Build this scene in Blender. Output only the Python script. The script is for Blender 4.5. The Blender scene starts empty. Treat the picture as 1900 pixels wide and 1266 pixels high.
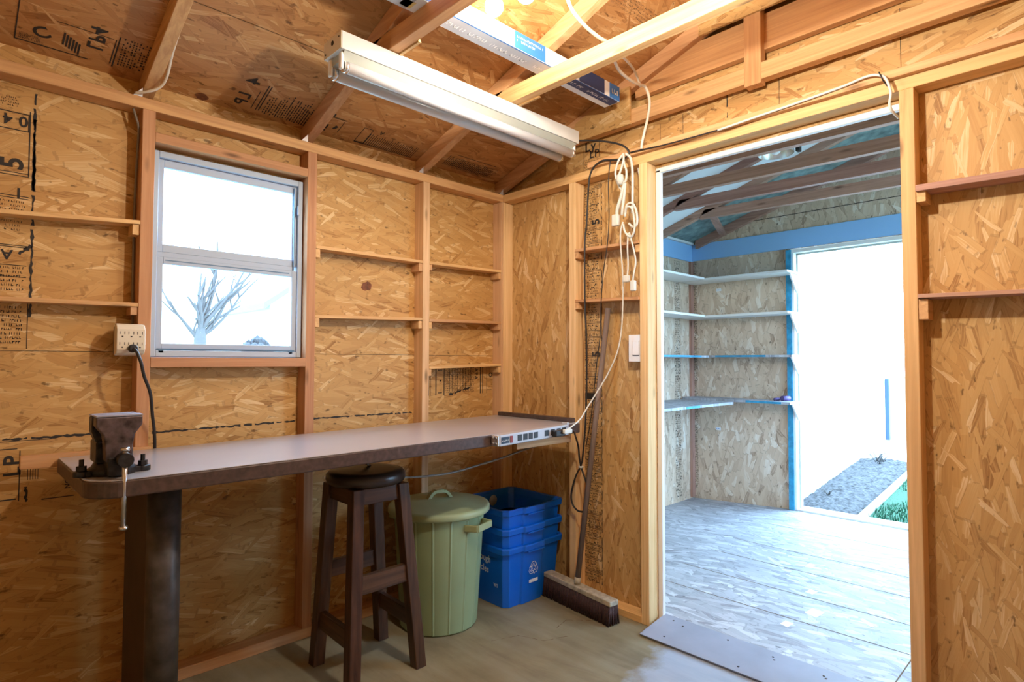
import bpy, bmesh, math, random
from mathutils import Vector, Matrix
random.seed(7)
C = bpy.context.scene.collection
sc = bpy.context.scene
PI = math.pi
# ------------------------------------------------------------------ camera
cam = bpy.data.objects.new('camera', bpy.data.cameras.new('camera')); C.objects.link(cam); sc.camera = cam
yaw, pit, rol, FPX = 0.8007, 0.0345, 0.0020, 1090.2
fw = Vector((math.cos(yaw)*math.cos(pit), math.sin(yaw)*math.cos(pit), math.sin(pit)))
rr = Vector((math.sin(yaw), -math.cos(yaw), 0)); uu = rr.cross(fw)
r2 = rr*math.cos(rol)+uu*math.sin(rol); u2 = -rr*math.sin(rol)+uu*math.cos(rol)
m = Matrix((r2, u2, -fw)).transposed().to_4x4(); m.translation = Vector((-2.0991, -2.2309, 1.0808))
cam.matrix_world = m
cam.data.sensor_width = 36; cam.data.lens = 36*FPX/1900; cam.data.clip_start = .02; cam.data.clip_end = 300
# ------------------------------------------------------------------ world, exposure
w = bpy.data.worlds.new('World'); sc.world = w; w.use_nodes = True
bg = w.node_tree.nodes['Background']; bg.inputs[0].default_value = (.46, .72, 1, 1); bg.inputs[1].default_value = 11.5
sc.view_settings.view_transform = 'Standard'; sc.view_settings.look = 'None'
sc.view_settings.gamma = 1; sc.view_settings.use_curve_mapping = False; sc.view_settings.exposure = 0.66
BULB_E = 210; BULB_C = (1, .90, .76)

# ------------------------------------------------------------------ materials
def newmat(name):
    mt = bpy.data.materials.new(name); mt.use_nodes = True
    nt = mt.node_tree; b = nt.nodes['Principled BSDF']
    return mt, nt, b
def N(nt, t, **k):
    n = nt.nodes.new(t)
    for a, v in k.items(): setattr(n, a, v)
    return n
def mth(nt, op, a, b=None, c=None, clamp=False):
    n = N(nt, 'ShaderNodeMath', operation=op, use_clamp=clamp)
    for i, v in enumerate((a, b, c)):
        if v is None: continue
        if isinstance(v, (int, float)): n.inputs[i].default_value = v
        else: nt.links.new(v, n.inputs[i])
    return n.outputs[0]
def mix(nt, f, a, b, mode='MIX'):
    n = N(nt, 'ShaderNodeMix', data_type='RGBA', blend_type=mode)
    for s, v in ((0, f), (6, a), (7, b)):
        if isinstance(v, (int, float)): n.inputs[s].default_value = v
        elif isinstance(v, tuple): n.inputs[s].default_value = v if len(v) == 4 else (*v, 1)
        else: nt.links.new(v, n.inputs[s])
    return n.outputs[2]
def ramp(nt, f, stops):
    n = N(nt, 'ShaderNodeValToRGB'); e = n.color_ramp.elements
    while len(e) < len(stops): e.new(.5)
    for el, (p, c) in zip(e, stops):
        el.position = p; el.color = (*c, 1) if len(c) == 3 else c
    nt.links.new(f, n.inputs[0]); return n.outputs[0]
def plain(name, col, rough=.5, metal=0, emit=None, es=0, coat=0, alpha=None, noise=0.0, nscale=20, bump=0.0):
    mt, nt, b = newmat(name)
    b.inputs['Base Color'].default_value = (*col, 1); b.inputs['Roughness'].default_value = rough; b.inputs['Metallic'].default_value = metal
    b.inputs['Coat Weight'].default_value = coat
    if emit: b.inputs['Emission Color'].default_value = (*emit, 1); b.inputs['Emission Strength'].default_value = es
    if noise or bump:
        tc = N(nt, 'ShaderNodeTexCoord'); nz = N(nt, 'ShaderNodeTexNoise'); nz.inputs['Scale'].default_value = nscale; nz.inputs['Detail'].default_value = 5
        nt.links.new(tc.outputs['Object'], nz.inputs['Vector'])
        f = mth(nt, 'MULTIPLY_ADD', nz.outputs[0], 2.4, -.7, True)
        lo = tuple(c*(1-noise) for c in col); hi = tuple(min(1, c*(1+noise*.7)) for c in col)
        nt.links.new(mix(nt, f, lo, hi), b.inputs['Base Color'])
        if bump:
            bp = N(nt, 'ShaderNodeBump'); bp.inputs['Strength'].default_value = bump; bp.inputs['Distance'].default_value = .002
            nt.links.new(nz.outputs[0], bp.inputs['Height']); nt.links.new(bp.outputs[0], b.inputs['Normal'])
    return mt
def osb(name, plane, along, tones, layers=4, flake=(.15, .0165), sat=1.0, seed=0.0):
    """oriented strand board: overlapping elongated strands in a few directions"""
    mt, nt, b = newmat(name); L = nt.links
    tc = N(nt, 'ShaderNodeTexCoord'); sp = N(nt, 'ShaderNodeSeparateXYZ'); L.new(tc.outputs['Object'], sp.inputs[0])
    ix = {'x': 0, 'y': 1, 'z': 2}
    A = sp.outputs[ix[plane[0]]]; B = sp.outputs[ix[plane[1]]]
    if along == 1: A, B = B, A
    cb = N(nt, 'ShaderNodeCombineXYZ'); L.new(A, cb.inputs[0]); L.new(B, cb.inputs[1])
    dn = N(nt, 'ShaderNodeTexNoise', noise_dimensions='2D'); dn.inputs['Scale'].default_value = 14; dn.inputs['Detail'].default_value = 2
    L.new(cb.outputs[0], dn.inputs['Vector'])
    wob = N(nt, 'ShaderNodeVectorMath', operation='MULTIPLY_ADD'); L.new(dn.outputs['Color'], wob.inputs[0])
    wob.inputs[1].default_value = (.006, .006, 0); L.new(cb.outputs[0], wob.inputs[2])
    tone = None; dark = None
    angs = [4, -14, 18, -42, 9, 74][:layers]
    for i, an in enumerate(angs):
        mp = N(nt, 'ShaderNodeMapping', vector_type='POINT'); L.new(wob.outputs[0], mp.inputs[0])
        mp.inputs['Rotation'].default_value = (0, 0, math.radians(an)); mp.inputs['Location'].default_value = (seed+i*3.7, seed*2+i*1.9, 0)
        s2 = N(nt, 'ShaderNodeVectorMath', operation='MULTIPLY'); L.new(mp.outputs[0], s2.inputs[0])
        k = (1, .8, .72, .6, .7, .5)[i]
        s2.inputs[1].default_value = (1/(flake[0]*k), 1/(flake[1]*(1.25-.1*i)), 0)
        v = N(nt, 'ShaderNodeTexVoronoi', voronoi_dimensions='2D', feature='F1', distance='CHEBYCHEV'); v.inputs['Scale'].default_value = 1
        L.new(s2.outputs[0], v.inputs['Vector'])
        sc_ = N(nt, 'ShaderNodeSeparateColor'); L.new(v.outputs['Color'], sc_.inputs[0])
        g = N(nt, 'ShaderNodeTexNoise', noise_dimensions='2D'); g.inputs['Detail'].default_value = 2; g.inputs['Scale'].default_value = 1
        gs = N(nt, 'ShaderNodeVectorMath', operation='MULTIPLY'); L.new(mp.outputs[0], gs.inputs[0]); gs.inputs[1].default_value = (9, 260, 0)
        L.new(gs.outputs[0], g.inputs['Vector'])
        t = mth(nt, 'MULTIPLY_ADD', mth(nt, 'SUBTRACT', g.outputs[0], .5), .55, sc_.outputs[0])
        if tone is None: tone = t; dark = mth(nt, 'GREATER_THAN', v.outputs['Distance'], 2)
        else:
            thr = (.5, .50, .58, .87, .6, .9)[i]
            msk = mth(nt, 'GREATER_THAN', sc_.outputs[1], thr)
            edge = mth(nt, 'MULTIPLY', msk, mth(nt, 'LESS_THAN', v.outputs['Distance'], .52))
            shad = mth(nt, 'MULTIPLY', msk, mth(nt, 'MULTIPLY', mth(nt, 'GREATER_THAN', v.outputs['Distance'], .50), mth(nt, 'LESS_THAN', v.outputs['Distance'], .58)))
            mx = N(nt, 'ShaderNodeMix', data_type='FLOAT'); L.new(edge, mx.inputs[0]); L.new(tone, mx.inputs[2]); L.new(t, mx.inputs[3]); tone = mx.outputs[0]
            dark = mth(nt, 'MAXIMUM', mth(nt, 'MULTIPLY', dark, mth(nt, 'SUBTRACT', 1, edge)), mth(nt, 'MULTIPLY', shad, .34))
    col = ramp(nt, tone, tones)
    # knots / bark specks
    nz = N(nt, 'ShaderNodeTexNoise', noise_dimensions='2D'); nz.inputs['Scale'].default_value = 46; nz.inputs['Detail'].default_value = 3
    ns = N(nt, 'ShaderNodeVectorMath', operation='MULTIPLY'); L.new(cb.outputs[0], ns.inputs[0]); ns.inputs[1].default_value = (.45, 1, 0); L.new(ns.outputs[0], nz.inputs['Vector'])
    spk = mth(nt, 'MULTIPLY', mth(nt, 'SUBTRACT', nz.outputs[0], .69), 12, clamp=True)
    spk.node.use_clamp = True
    big = N(nt, 'ShaderNodeTexNoise', noise_dimensions='2D'); big.inputs['Scale'].default_value = 3.1; L.new(cb.outputs[0], big.inputs['Vector'])
    col = mix(nt, mth(nt, 'MULTIPLY_ADD', big.outputs[0], .9, -.22, True), col, tuple(c*.86 for c in tones[2][1]), 'MIX')
    col = mix(nt, dark, col, tuple(c*.50 for c in tones[1][1]))
    col = mix(nt, mth(nt, 'MULTIPLY', spk, .75), col, tuple(c*.35 for c in tones[0][1]))
    L.new(col, b.inputs['Base Color']); b.inputs['Roughness'].default_value = .55; b.inputs['Specular IOR Level'].default_value = .3
    bp = N(nt, 'ShaderNodeBump'); bp.inputs['Strength'].default_value = .25; bp.inputs['Distance'].default_value = .001
    L.new(tone, bp.inputs['Height']); L.new(bp.outputs[0], b.inputs['Normal'])
    return mt
def lumber(name, axis, c0, c1, knots=True, rough=.6):
    mt, nt, b = newmat(name); L = nt.links
    tc = N(nt, 'ShaderNodeTexCoord'); oi = N(nt, 'ShaderNodeObjectInfo')
    ad = N(nt, 'ShaderNodeVectorMath', operation='MULTIPLY_ADD'); ad.inputs[1].default_value = (7.3, 5.1, 3.7)
    cx = N(nt, 'ShaderNodeCombineXYZ')
    for i in range(3): L.new(oi.outputs['Random'], cx.inputs[i])
    L.new(cx.outputs[0], ad.inputs[0]); L.new(tc.outputs['Object'], ad.inputs[2])
    s = {'x': (1.2, 38, 38), 'y': (38, 1.2, 38), 'z': (38, 38, 1.2)}[axis]
    mu = N(nt, 'ShaderNodeVectorMath', operation='MULTIPLY'); L.new(ad.outputs[0], mu.inputs[0]); mu.inputs[1].default_value = s
    n1 = N(nt, 'ShaderNodeTexNoise'); n1.inputs['Scale'].default_value = 1.6; n1.inputs['Detail'].default_value = 6; n1.inputs['Roughness'].default_value = .62; n1.inputs['Distortion'].default_value = .5
    L.new(mu.outputs[0], n1.inputs['Vector'])
    f = mth(nt, 'MULTIPLY_ADD', n1.outputs[0], 2.6, -.8, True)
    col = mix(nt, f, c0, c1)
    hue = N(nt, 'ShaderNodeHueSaturation'); L.new(col, hue.inputs['Color'])
    L.new(mth(nt, 'MULTIPLY_ADD', oi.outputs['Random'], .26, .86), hue.inputs['Value']); L.new(mth(nt, 'MULTIPLY_ADD', oi.outputs['Random'], .02, .49), hue.inputs['Hue'])
    col = hue.outputs[0]
    if knots:
        vs = N(nt, 'ShaderNodeVectorMath', operation='MULTIPLY'); L.new(ad.outputs[0], vs.inputs[0])
        vs.inputs[1].default_value = {'x': (4, 15, 15), 'y': (15, 4, 15), 'z': (15, 15, 4)}[axis]
        v = N(nt, 'ShaderNodeTexVoronoi'); v.inputs['Scale'].default_value = .9; L.new(vs.outputs[0], v.inputs['Vector'])
        kf = mth(nt, 'MULTIPLY_ADD', v.outputs['Distance'], -9, 1.35, True)
        col = mix(nt, mth(nt, 'MULTIPLY', kf, .8), col, tuple(c*.30 for c in c0))
    L.new(col, b.inputs['Base Color']); b.inputs['Roughness'].default_value = rough; b.inputs['Specular IOR Level'].default_value = .3
    bp = N(nt, 'ShaderNodeBump'); bp.inputs['Strength'].default_value = .15; bp.inputs['Distance'].default_value = .001
    L.new(n1.outputs[0], bp.inputs['Height']); L.new(bp.outputs[0], b.inputs['Normal'])
    return mt
T_WALL = [(0, (0.31, 0.146, 0.041)), (0.07, (0.464, 0.25, 0.078)), (0.45, (0.542, 0.313, 0.107)), (0.85, (0.602, 0.363, 0.137)), (1, (0.74, 0.534, 0.274))]
T_PART = [(0, (0.31, 0.152, 0.049)), (0.07, (0.464, 0.261, 0.091)), (0.45, (0.55, 0.333, 0.125)), (0.85, (0.619, 0.392, 0.163)), (1, (0.74, 0.556, 0.318))]
T_ROOF = [(0, (0.275, 0.111, 0.035)), (0.07, (0.404, 0.186, 0.062)), (0.45, (0.482, 0.235, 0.081)), (0.85, (0.542, 0.281, 0.104)), (1, (0.654, 0.413, 0.194))]  # same board as the walls, dim warm bounce put into redder, darker tones
T_FAR = [(0, (.34, .23, .16)), (.06, (.56, .42, .31)), (.45, (.66, .52, .39)), (.85, (.72, .59, .46)), (1, (.84, .77, .68))]  # same board again, far room daylight put into paler, greyer tones
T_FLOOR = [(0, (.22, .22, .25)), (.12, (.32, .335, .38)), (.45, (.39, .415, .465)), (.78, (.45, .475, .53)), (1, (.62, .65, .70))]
M = dict(
 osbA=osb('osb_window_wall', 'xz', 0, T_WALL), osbB=osb('osb_partition', 'yz', 1, T_PART, seed=4.4),
 osbBh=osb('osb_gable', 'yz', 0, T_PART, seed=2.2), osbR=osb('osb_roof', 'xy', 0, T_ROOF, seed=6.1),
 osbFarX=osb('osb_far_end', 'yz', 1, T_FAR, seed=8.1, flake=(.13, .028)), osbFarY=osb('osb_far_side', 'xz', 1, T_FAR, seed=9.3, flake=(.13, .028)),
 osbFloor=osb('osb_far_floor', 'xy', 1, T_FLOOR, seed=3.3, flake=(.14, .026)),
 osbEdge=osb('osb_shelf', 'xy', 0, T_FLOOR, seed=5.3, flake=(.07, .02)))
for a in 'xyz':
    M['lum'+a] = lumber('pine_'+a, a, (.54, .30, .125), (.74, .46, .22))
    M['red'+a] = lumber('old_pine_'+a, a, (.46, .225, .10), (.64, .36, .17))
    M['pal'+a] = lumber('pale_pine_'+a, a, (.60, .36, .17), (.80, .55, .31))
    M['gry'+a] = lumber('reddish_fir_'+a, a, (.33, .175, .13), (.50, .29, .225))  # reddish brown timber tone
    M['drk'+a] = lumber('dark_oak_'+a, a, (.030, .015, .010), (.105, .050, .030), knots=False, rough=.38)
M['white'] = plain('white_paint', (.80, .80, .78), .45)
M['whitemetal'] = plain('white_enamel', (.64, .65, .64), .32, noise=.06, nscale=9)
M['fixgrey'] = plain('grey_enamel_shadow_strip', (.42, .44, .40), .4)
M['tube'] = plain('tube_glass', (.70, .72, .77), .18, coat=.4)
M['vinyl'] = plain('vinyl_frame', (.42, .51, .64), .6)
M['vinyldark'] = plain('window_gasket', (.10, .20, .34), .4)
M['black'] = plain('black_rubber', (.018, .017, .018), .45)
M['ink'] = plain('print_ink', (.030, .024, .020), .8)
M['inkfade'] = plain('faded_print_ink', (.13, .075, .035), .8)
M['inkblue'] = plain('bluish_edge_paint', (.022, .03, .035), .7)
M['wcord'] = plain('white_cord', (.64, .64, .58), .45)
M['wcord2'] = plain('cream_cable', (.72, .66, .55), .45)
M['gcord'] = plain('grey_cord', (.20, .17, .14), .5)
M['steel'] = plain('polished_steel', (.60, .61, .64), .28, 1)
M['vise'] = plain('dark_vise_iron', (.035, .036, .042), .42, .7, noise=.6, nscale=60, bump=.5)
M['visejaw'] = plain('worn_painted_iron', (.10, .075, .080), .42, .5, noise=.75, nscale=45, bump=.5)
M['jawsteel'] = plain('jaw_steel', (.36, .37, .46), .4, .4)
M['bench'] = plain('bench_laminate', (.40, .38, .395), .30, noise=.06, nscale=5, coat=.3)
M['benchedge'] = plain('bench_edge_band', (.070, .043, .036), .42, noise=.4, nscale=70)
M['legdark'] = plain('dark_brown_panel', (.040, .024, .017), .5, noise=.3, nscale=12)
M['legpost'] = plain('worn_black_laminate', (.060, .053, .052), .4, noise=.6, nscale=26)
M['bin'] = plain('sage_plastic', (.255, .335, .185), .42, noise=.07, nscale=6)
M['binlid'] = plain('sage_lid_plastic', (.35, .42, .235), .45, noise=.12, nscale=9)
M['blue'] = plain('blue_plastic', (.003, .13, .66), .36)
M['bluepaint'] = plain('pale_blue_paint', (.29, .55, .92), .55)
M['foam'] = plain('white_foam_panel', (.80, .84, .86), .7)
M['teal'] = plain('weathered_roof_board', (.20, .29, .28), .7, noise=.45, nscale=18)
M['cobalt'] = plain('blue_edge_paint', (.03, .30, .52), .5, noise=.3, nscale=30)
M['strip'] = plain('power_strip_aluminium', (.44, .44, .46), .4, .3)
M['navy'] = plain('navy_label', (.012, .025, .05), .4)
M['red'] = plain('red_switch', (.22, .02, .02), .4)
M['almond'] = plain('almond_plastic', (.72, .66, .52), .4)
M['switchw'] = plain('white_switch_plastic', (.80, .82, .86), .35)
M['bristle'] = plain('brown_bristle', (.045, .018, .018), .7, noise=.7, nscale=160, bump=1.0)
M['broomblock'] = plain('weathered_broom_block', (.40, .36, .28), .6, noise=.35, nscale=50)
M['broompole'] = lumber('grey_broom_pole', 'z', (.15, .115, .10), (.27, .21, .18), knots=False)
M['seat'] = plain('worn_black_seat', (.030, .021, .019), .34, noise=.3, nscale=14)
M['nickel'] = plain('galvanised_clip', (.75, .78, .82), .35, .7)
M['boxwhite'] = plain('box_white_print', (.80, .83, .86), .5)
M['boxblue'] = plain('box_blue_print', (.03, .17, .52), .45)
M['boxnavy'] = plain('box_navy_print', (.015, .045, .16), .45)
M['boxgrey'] = plain('box_grey_print', (.38, .42, .50), .5)
M['yellow'] = plain('yellow_sticker', (.75, .62, .25), .5)
M['alu'] = plain('brushed_aluminium', (.80, .82, .84), .25, .9)
M['siding'] = plain('white_siding', (.82, .82, .80), .6)
M['roofing'] = plain('grey_shingles', (.16, .18, .20), .8)
M['bark'] = plain('bark', (.085, .08, .08), .9)
M['mulch'] = plain('mulch', (.050, .050, .055), .95, noise=.75, nscale=30, bump=1)
M['grass'] = plain('lawn_grass', (.006, .075, .034), .9, noise=.9, nscale=70, bump=1)
M['soil'] = plain('lawn_soil', (.30, .33, .26), .95, noise=.3, nscale=8)
M['kerb'] = plain('concrete_kerb', (.34, .38, .34), .8, noise=.1)
M['concrete'] = plain('patio_concrete', (.5, .5, .48), .8)
M['bulb'] = plain('lit_bulb', (1, 1, 1), .3, emit=BULB_C, es=BULB_E)
M['bulbadd'] = plain('added_bulb_bright', (1, 1, 1), .3, emit=BULB_C, es=BULB_E*4.9)  # stronger glow for the added bulb out of view
M['ramp'] = plain('daylit_grey_plywood', (.31, .36, .47), .5, noise=.12, nscale=7)  # grey paint, with blue doorway daylight put into its colour
def glassmat():
    mt, nt, b = newmat('window_glass'); nt.nodes.remove(b)
    o = nt.nodes['Material Output']; t = N(nt, 'ShaderNodeBsdfTransparent'); t.inputs[0].default_value = (.95, .98, 1, 1)
    g = N(nt, 'ShaderNodeBsdfGlossy'); g.inputs['Roughness'].default_value = .02
    mx = N(nt, 'ShaderNodeMixShader'); mx.inputs[0].default_value = .05
    nt.links.new(t.outputs[0], mx.inputs[1]); nt.links.new(g.outputs[0], mx.inputs[2]); nt.links.new(mx.outputs[0], o.inputs[0]); return mt
M['glass'] = glassmat()
def floormat():
    mt, nt, b = newmat('worn_floor'); L = nt.links
    tc = N(nt, 'ShaderNodeTexCoord')
    def nz(s, d=5, sc3=(1, 1, 1), ro=.6, dist=0):
        mu = N(nt, 'ShaderNodeVectorMath', operation='MULTIPLY'); L.new(tc.outputs['Object'], mu.inputs[0]); mu.inputs[1].default_value = sc3
        n = N(nt, 'ShaderNodeTexNoise'); n.inputs['Scale'].default_value = s; n.inputs['Detail'].default_value = d; n.inputs['Roughness'].default_value = ro; n.inputs['Distortion'].default_value = dist
        L.new(mu.outputs[0], n.inputs['Vector']); return n.outputs[0]
    c = mix(nt, mth(nt, 'MULTIPLY_ADD', nz(2.2, 6), 2.6, -.8, True), (.165, .138, .078), (.31, .28, .18))
    c = mix(nt, mth(nt, 'MULTIPLY_ADD', nz(6, 6, (1, .25, 1), .7, 1), 3, -1.45, True), c, (.13, .10, .06))
    c = mix(nt, mth(nt, 'MULTIPLY', mth(nt, 'MULTIPLY_ADD', nz(13, 4, (1, .12, 1)), 3, -1.3, True), .5), c, (.34, .32, .24))
    # pale paint and bluish doorway daylight put into the colour, with a ragged edge
    sp = N(nt, 'ShaderNodeSeparateXYZ'); L.new(tc.outputs['Object'], sp.inputs[0])
    edge = mth(nt, 'ADD', mth(nt, 'MULTIPLY', sp.outputs[1], -1), mth(nt, 'MULTIPLY_ADD', nz(9, 6), .25, -.125))
    edge = mth(nt, 'ADD', edge, mth(nt, 'MULTIPLY', sp.outputs[0], .15))
    f = mth(nt, 'MULTIPLY', mth(nt, 'SUBTRACT', edge, .97), 14, clamp=True)
    c = mix(nt, f, c, mix(nt, nz(18, 5, (1, .2, 1)), (.24, .31, .44), (.44, .52, .62)))
    L.new(c, b.inputs['Base Color']); b.inputs['Roughness'].default_value = .6
    return mt
M['floor'] = floormat()

# ------------------------------------------------------------------ geometry helpers
def nb(): return bmesh.new()
def box(bm, x0, x1, y0, y1, z0, z1, mi=0):
    vs = [bm.verts.new((x, y, z)) for x in (x0, x1) for y in (y0, y1) for z in (z0, z1)]
    for f in ((0, 1, 3, 2), (4, 6, 7, 5), (0, 4, 5, 1), (2, 3, 7, 6), (0, 2, 6, 4), (1, 5, 7, 3)):
        bm.faces.new([vs[i] for i in f]).material_index = mi
    return bm
def hexa(bm, lo, hi):
    """lo, hi: 4 points each"""
    a = [bm.verts.new(p) for p in lo]; b = [bm.verts.new(p) for p in hi]; n = len(a)
    bm.faces.new(a[::-1]); bm.faces.new(b)
    for i in range(n): bm.faces.new([a[i], a[(i+1) % n], b[(i+1) % n], b[i]])
    return bm
def prism(bm, poly, ax, v0, v1):
    """poly in the two other axes, extruded on ax"""
    def P(a, b, v): return {'x': (v, a, b), 'y': (a, v, b), 'z': (a, b, v)}[ax]
    return hexa(bm, [P(a, b, v0) for a, b in poly], [P(a, b, v1) for a, b in poly])
def tube(bm, pts, r, n=8, smooth=True, cap=True):
    pts = [Vector(p) for p in pts]
    if smooth and len(pts) > 2:
        q = []
        for i in range(len(pts)-1):
            p0 = pts[max(i-1, 0)]; p1 = pts[i]; p2 = pts[i+1]; p3 = pts[min(i+2, len(pts)-1)]
            for k in range(5):
                t = k/5; q.append(.5*((2*p1)+(-p0+p2)*t+(2*p0-5*p1+4*p2-p3)*t*t+(-p0+3*p1-3*p2+p3)*t**3))
        q.append(pts[-1]); pts = q
    rs = r if isinstance(r, (list, tuple)) else [r]*len(pts)
    if len(rs) != len(pts): rs = [rs[0]+(rs[-1]-rs[0])*i/(len(pts)-1) for i in range(len(pts))]
    rings = []; up = None
    for i, p in enumerate(pts):
        d = (pts[min(i+1, len(pts)-1)]-pts[max(i-1, 0)])
        d = d.normalized() if d.length > 1e-9 else Vector((0, 0, 1))
        if up is None: up = Vector((0, 0, 1)) if abs(d.z) < .9 else Vector((1, 0, 0))
        a = d.cross(up); a = a.normalized() if a.length > 1e-6 else d.orthogonal().normalized()
        b = a.cross(d); up = b
        rings.append([bm.verts.new(p+(a*math.cos(2*PI*k/n)+b*math.sin(2*PI*k/n))*rs[i]) for k in range(n)])
    for A, B in zip(rings, rings[1:]):
        for k in range(n): bm.faces.new([A[k], A[(k+1) % n], B[(k+1) % n], B[k]]).smooth = True
    if cap: bm.faces.new(rings[0][::-1]); bm.faces.new(rings[-1])
    return bm
def cyl(bm, p0, p1, r, n=20): return tube(bm, [p0, p1], r, n, smooth=False)
def lathe(bm, c, prof, n=48, sx=1, sy=1, smooth=True):
    """prof: (r, z) list, axis z at c"""
    rings = []
    for r, z in prof:
        if r <= 1e-6: rings.append([bm.verts.new((c[0], c[1], c[2]+z))])
        else: rings.append([bm.verts.new((c[0]+r*sx*math.cos(2*PI*k/n), c[1]+r*sy*math.sin(2*PI*k/n), c[2]+z)) for k in range(n)])
    for A, B in zip(rings, rings[1:]):
        for k in range(n):
            a = [A[k % len(A)], A[(k+1) % len(A)]] if len(A) > 1 else [A[0]]
            b = [B[(k+1) % len(B)], B[k % len(B)]] if len(B) > 1 else [B[0]]
            if len(a)+len(b) > 2: bm.faces.new(a+b).smooth = smooth
    return bm
def beam(bm, p0, p1, w, h, up=(0, 0, 1)):
    """bar from p0 to p1, w across, h along up"""
    p0 = Vector(p0); p1 = Vector(p1); d = (p1-p0).normalized(); s = d.cross(Vector(up)).normalized(); u = s.cross(d)
    q = lambda p: [p+s*a*w/2+u*b*h/2 for a, b in ((-1, -1), (1, -1), (1, 1), (-1, 1))]
    return hexa(bm, q(p0), q(p1))
def obj(name, bm, mat, parent=None, bevel=0, label=None, kind=None, seg=1):
    bmesh.ops.recalc_face_normals(bm, faces=bm.faces)
    me = bpy.data.meshes.new(name); bm.to_mesh(me); bm.free()
    for x in (mat if isinstance(mat, list) else [mat]): me.materials.append(x)
    o = bpy.data.objects.new(name, me); C.objects.link(o)
    if parent: o.parent = parent
    if label: o['label'] = label
    if kind: o['kind'] = kind
    if bevel:
        b = o.modifiers.new('bevel', 'BEVEL'); b.width = bevel; b.segments = seg; b.limit_method = 'ANGLE'; b.angle_limit = .7
    return o
def tag(o, label, cat, group=None, kind=None):
    o['label'] = label; o['category'] = cat
    if group: o['group'] = group
    if kind: o['kind'] = kind
    return o
def thing(name, loc, label, cat, group=None):
    o = bpy.data.objects.new(name, None); C.objects.link(o); o.location = loc; o.empty_display_size = .05
    return tag(o, label, cat, group)
def part(name, bm, mat, root, **k):
    """mesh given in world coordinates, parented to an Empty at root.location"""
    bmesh.ops.translate(bm, verts=bm.verts, vec=-root_world(root))
    return obj(name, bm, mat, root, **k)
def root_world(o):
    v = Vector((0, 0, 0))
    while o: v += o.location; o = o.parent
    return v
def struct(name, bm, mat, label, cat, **k):
    o = obj(name, bm, mat, **k); return tag(o, label, cat, kind='structure')

# --- printing on boards: flat ink shapes lying on the surface
_gc = {}
def glyph(ch):
    if ch in _gc: return _gc[ch]
    cu = bpy.data.curves.new('glyph', 'FONT'); cu.body = ch; cu.size = 1; cu.resolution_u = 3; cu.offset = .024
    o = bpy.data.objects.new('glyph', cu); C.objects.link(o); bpy.context.view_layer.update()
    dg = bpy.context.evaluated_depsgraph_get(); me = o.evaluated_get(dg).to_mesh()
    vs = [v.co.xy.copy() for v in me.vertices]; fs = [tuple(p.vertices) for p in me.polygons]
    wd = max([v.x for v in vs], default=.3)
    o.evaluated_get(dg).to_mesh_clear(); bpy.data.objects.remove(o); bpy.data.curves.remove(cu)
    _gc[ch] = (vs, fs, wd); return _gc[ch]
class Ink:
    def __init__(s, O, U, V, off=.0008):
        s.U = Vector(U).normalized(); s.V = Vector(V).normalized(); n = s.U.cross(s.V)
        s.O = Vector(O); s.off = off; s.n = n; s.bm = nb()
    def to(s, n): 
        if s.n.dot(Vector(n)) < 0: s.n = -s.n
        return s
    def P(s, u, v): return s.O+s.U*u+s.V*v+s.n*s.off
    def rect(s, u0, v0, u1, v1):
        s.bm.faces.new([s.bm.verts.new(s.P(a, b)) for a, b in ((u0, v0), (u1, v0), (u1, v1), (u0, v1))])
    def poly(s, pts): s.bm.faces.new([s.bm.verts.new(s.P(*p)) for p in pts])
    def frame(s, u0, v0, u1, v1, t=.002):
        s.rect(u0, v0, u1, v0+t); s.rect(u0, v1-t, u1, v1); s.rect(u0, v0, u0+t, v1); s.rect(u1-t, v0, u1, v1)
    def text(s, body, u, v, h, ang=0, sx=1):
        ca, sa = math.cos(ang), math.sin(ang); x = 0
        for ch in body:
            vs, fs, wd = glyph(ch)
            if ch == ' ': x += h*.35; continue
            k = [s.bm.verts.new(s.P(u+((p.x*h*sx+x)*ca-p.y*h*sa), v+((p.x*h*sx+x)*sa+p.y*h*ca))) for p in vs]
            for f in fs: s.bm.faces.new([k[i] for i in f])
            x += (wd+.08)*h*sx
    def dashes(s, u0, u1, v, h, gap=.5, fill=.85, vert=False):
        """a row of tiny illegible strokes"""
        u = u0
        while u < u1-h*.3:
            L = h*random.uniform(.35, .8)
            if random.random() < fill:
                c = random.random()
                a = (u, v, u+L*.35, v+h) if c < .45 else (u, v+h*.6, u+L, v+h) if c < .7 else (u, v, u+L, v+h*.38)
                s.rect(a[0], a[1], min(a[2], u1), a[3])
                if c > .45: s.rect(u, v, u+L*.3, v+h)
            u += L+h*gap*.6
    def ragged(s, u0, v0, u1, v1, w, seg=24):
        du = (u1-u0)/seg; dv = (v1-v0)/seg; L = math.hypot(u1-u0, v1-v0); nx, ny = -(v1-v0)/L, (u1-u0)/L
        pa = []; pb = []
        for i in range(seg+1):
            a = w*random.uniform(.1, 1); b = w*random.uniform(.1, 1)
            pa.append((u0+du*i+nx*a, v0+dv*i+ny*a)); pb.append((u0+du*i-nx*b, v0+dv*i-ny*b))
        for i in range(seg):
            if random.random() < .88: s.poly([pa[i], pa[i+1], pb[i+1], pb[i]])
    def done(s, name, parent, mat=None, label=None): return obj(name, s.bm, mat or M['ink'], parent, label=label)

# ------------------------------------------------------------------ room dimensions
t = .038; D = .068; H = 1.917; HT = H+t
RY, RZ0, RS = -1.325, 2.05, .335                      # ridge y, roof underside at y=0, slope
def roofz(y, z0=RZ0): return z0+RS*(-y if y > RY else (-2*RY+y))
YS, XW = -2.72, -2.62                                  # wall behind / beside the camera
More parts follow.
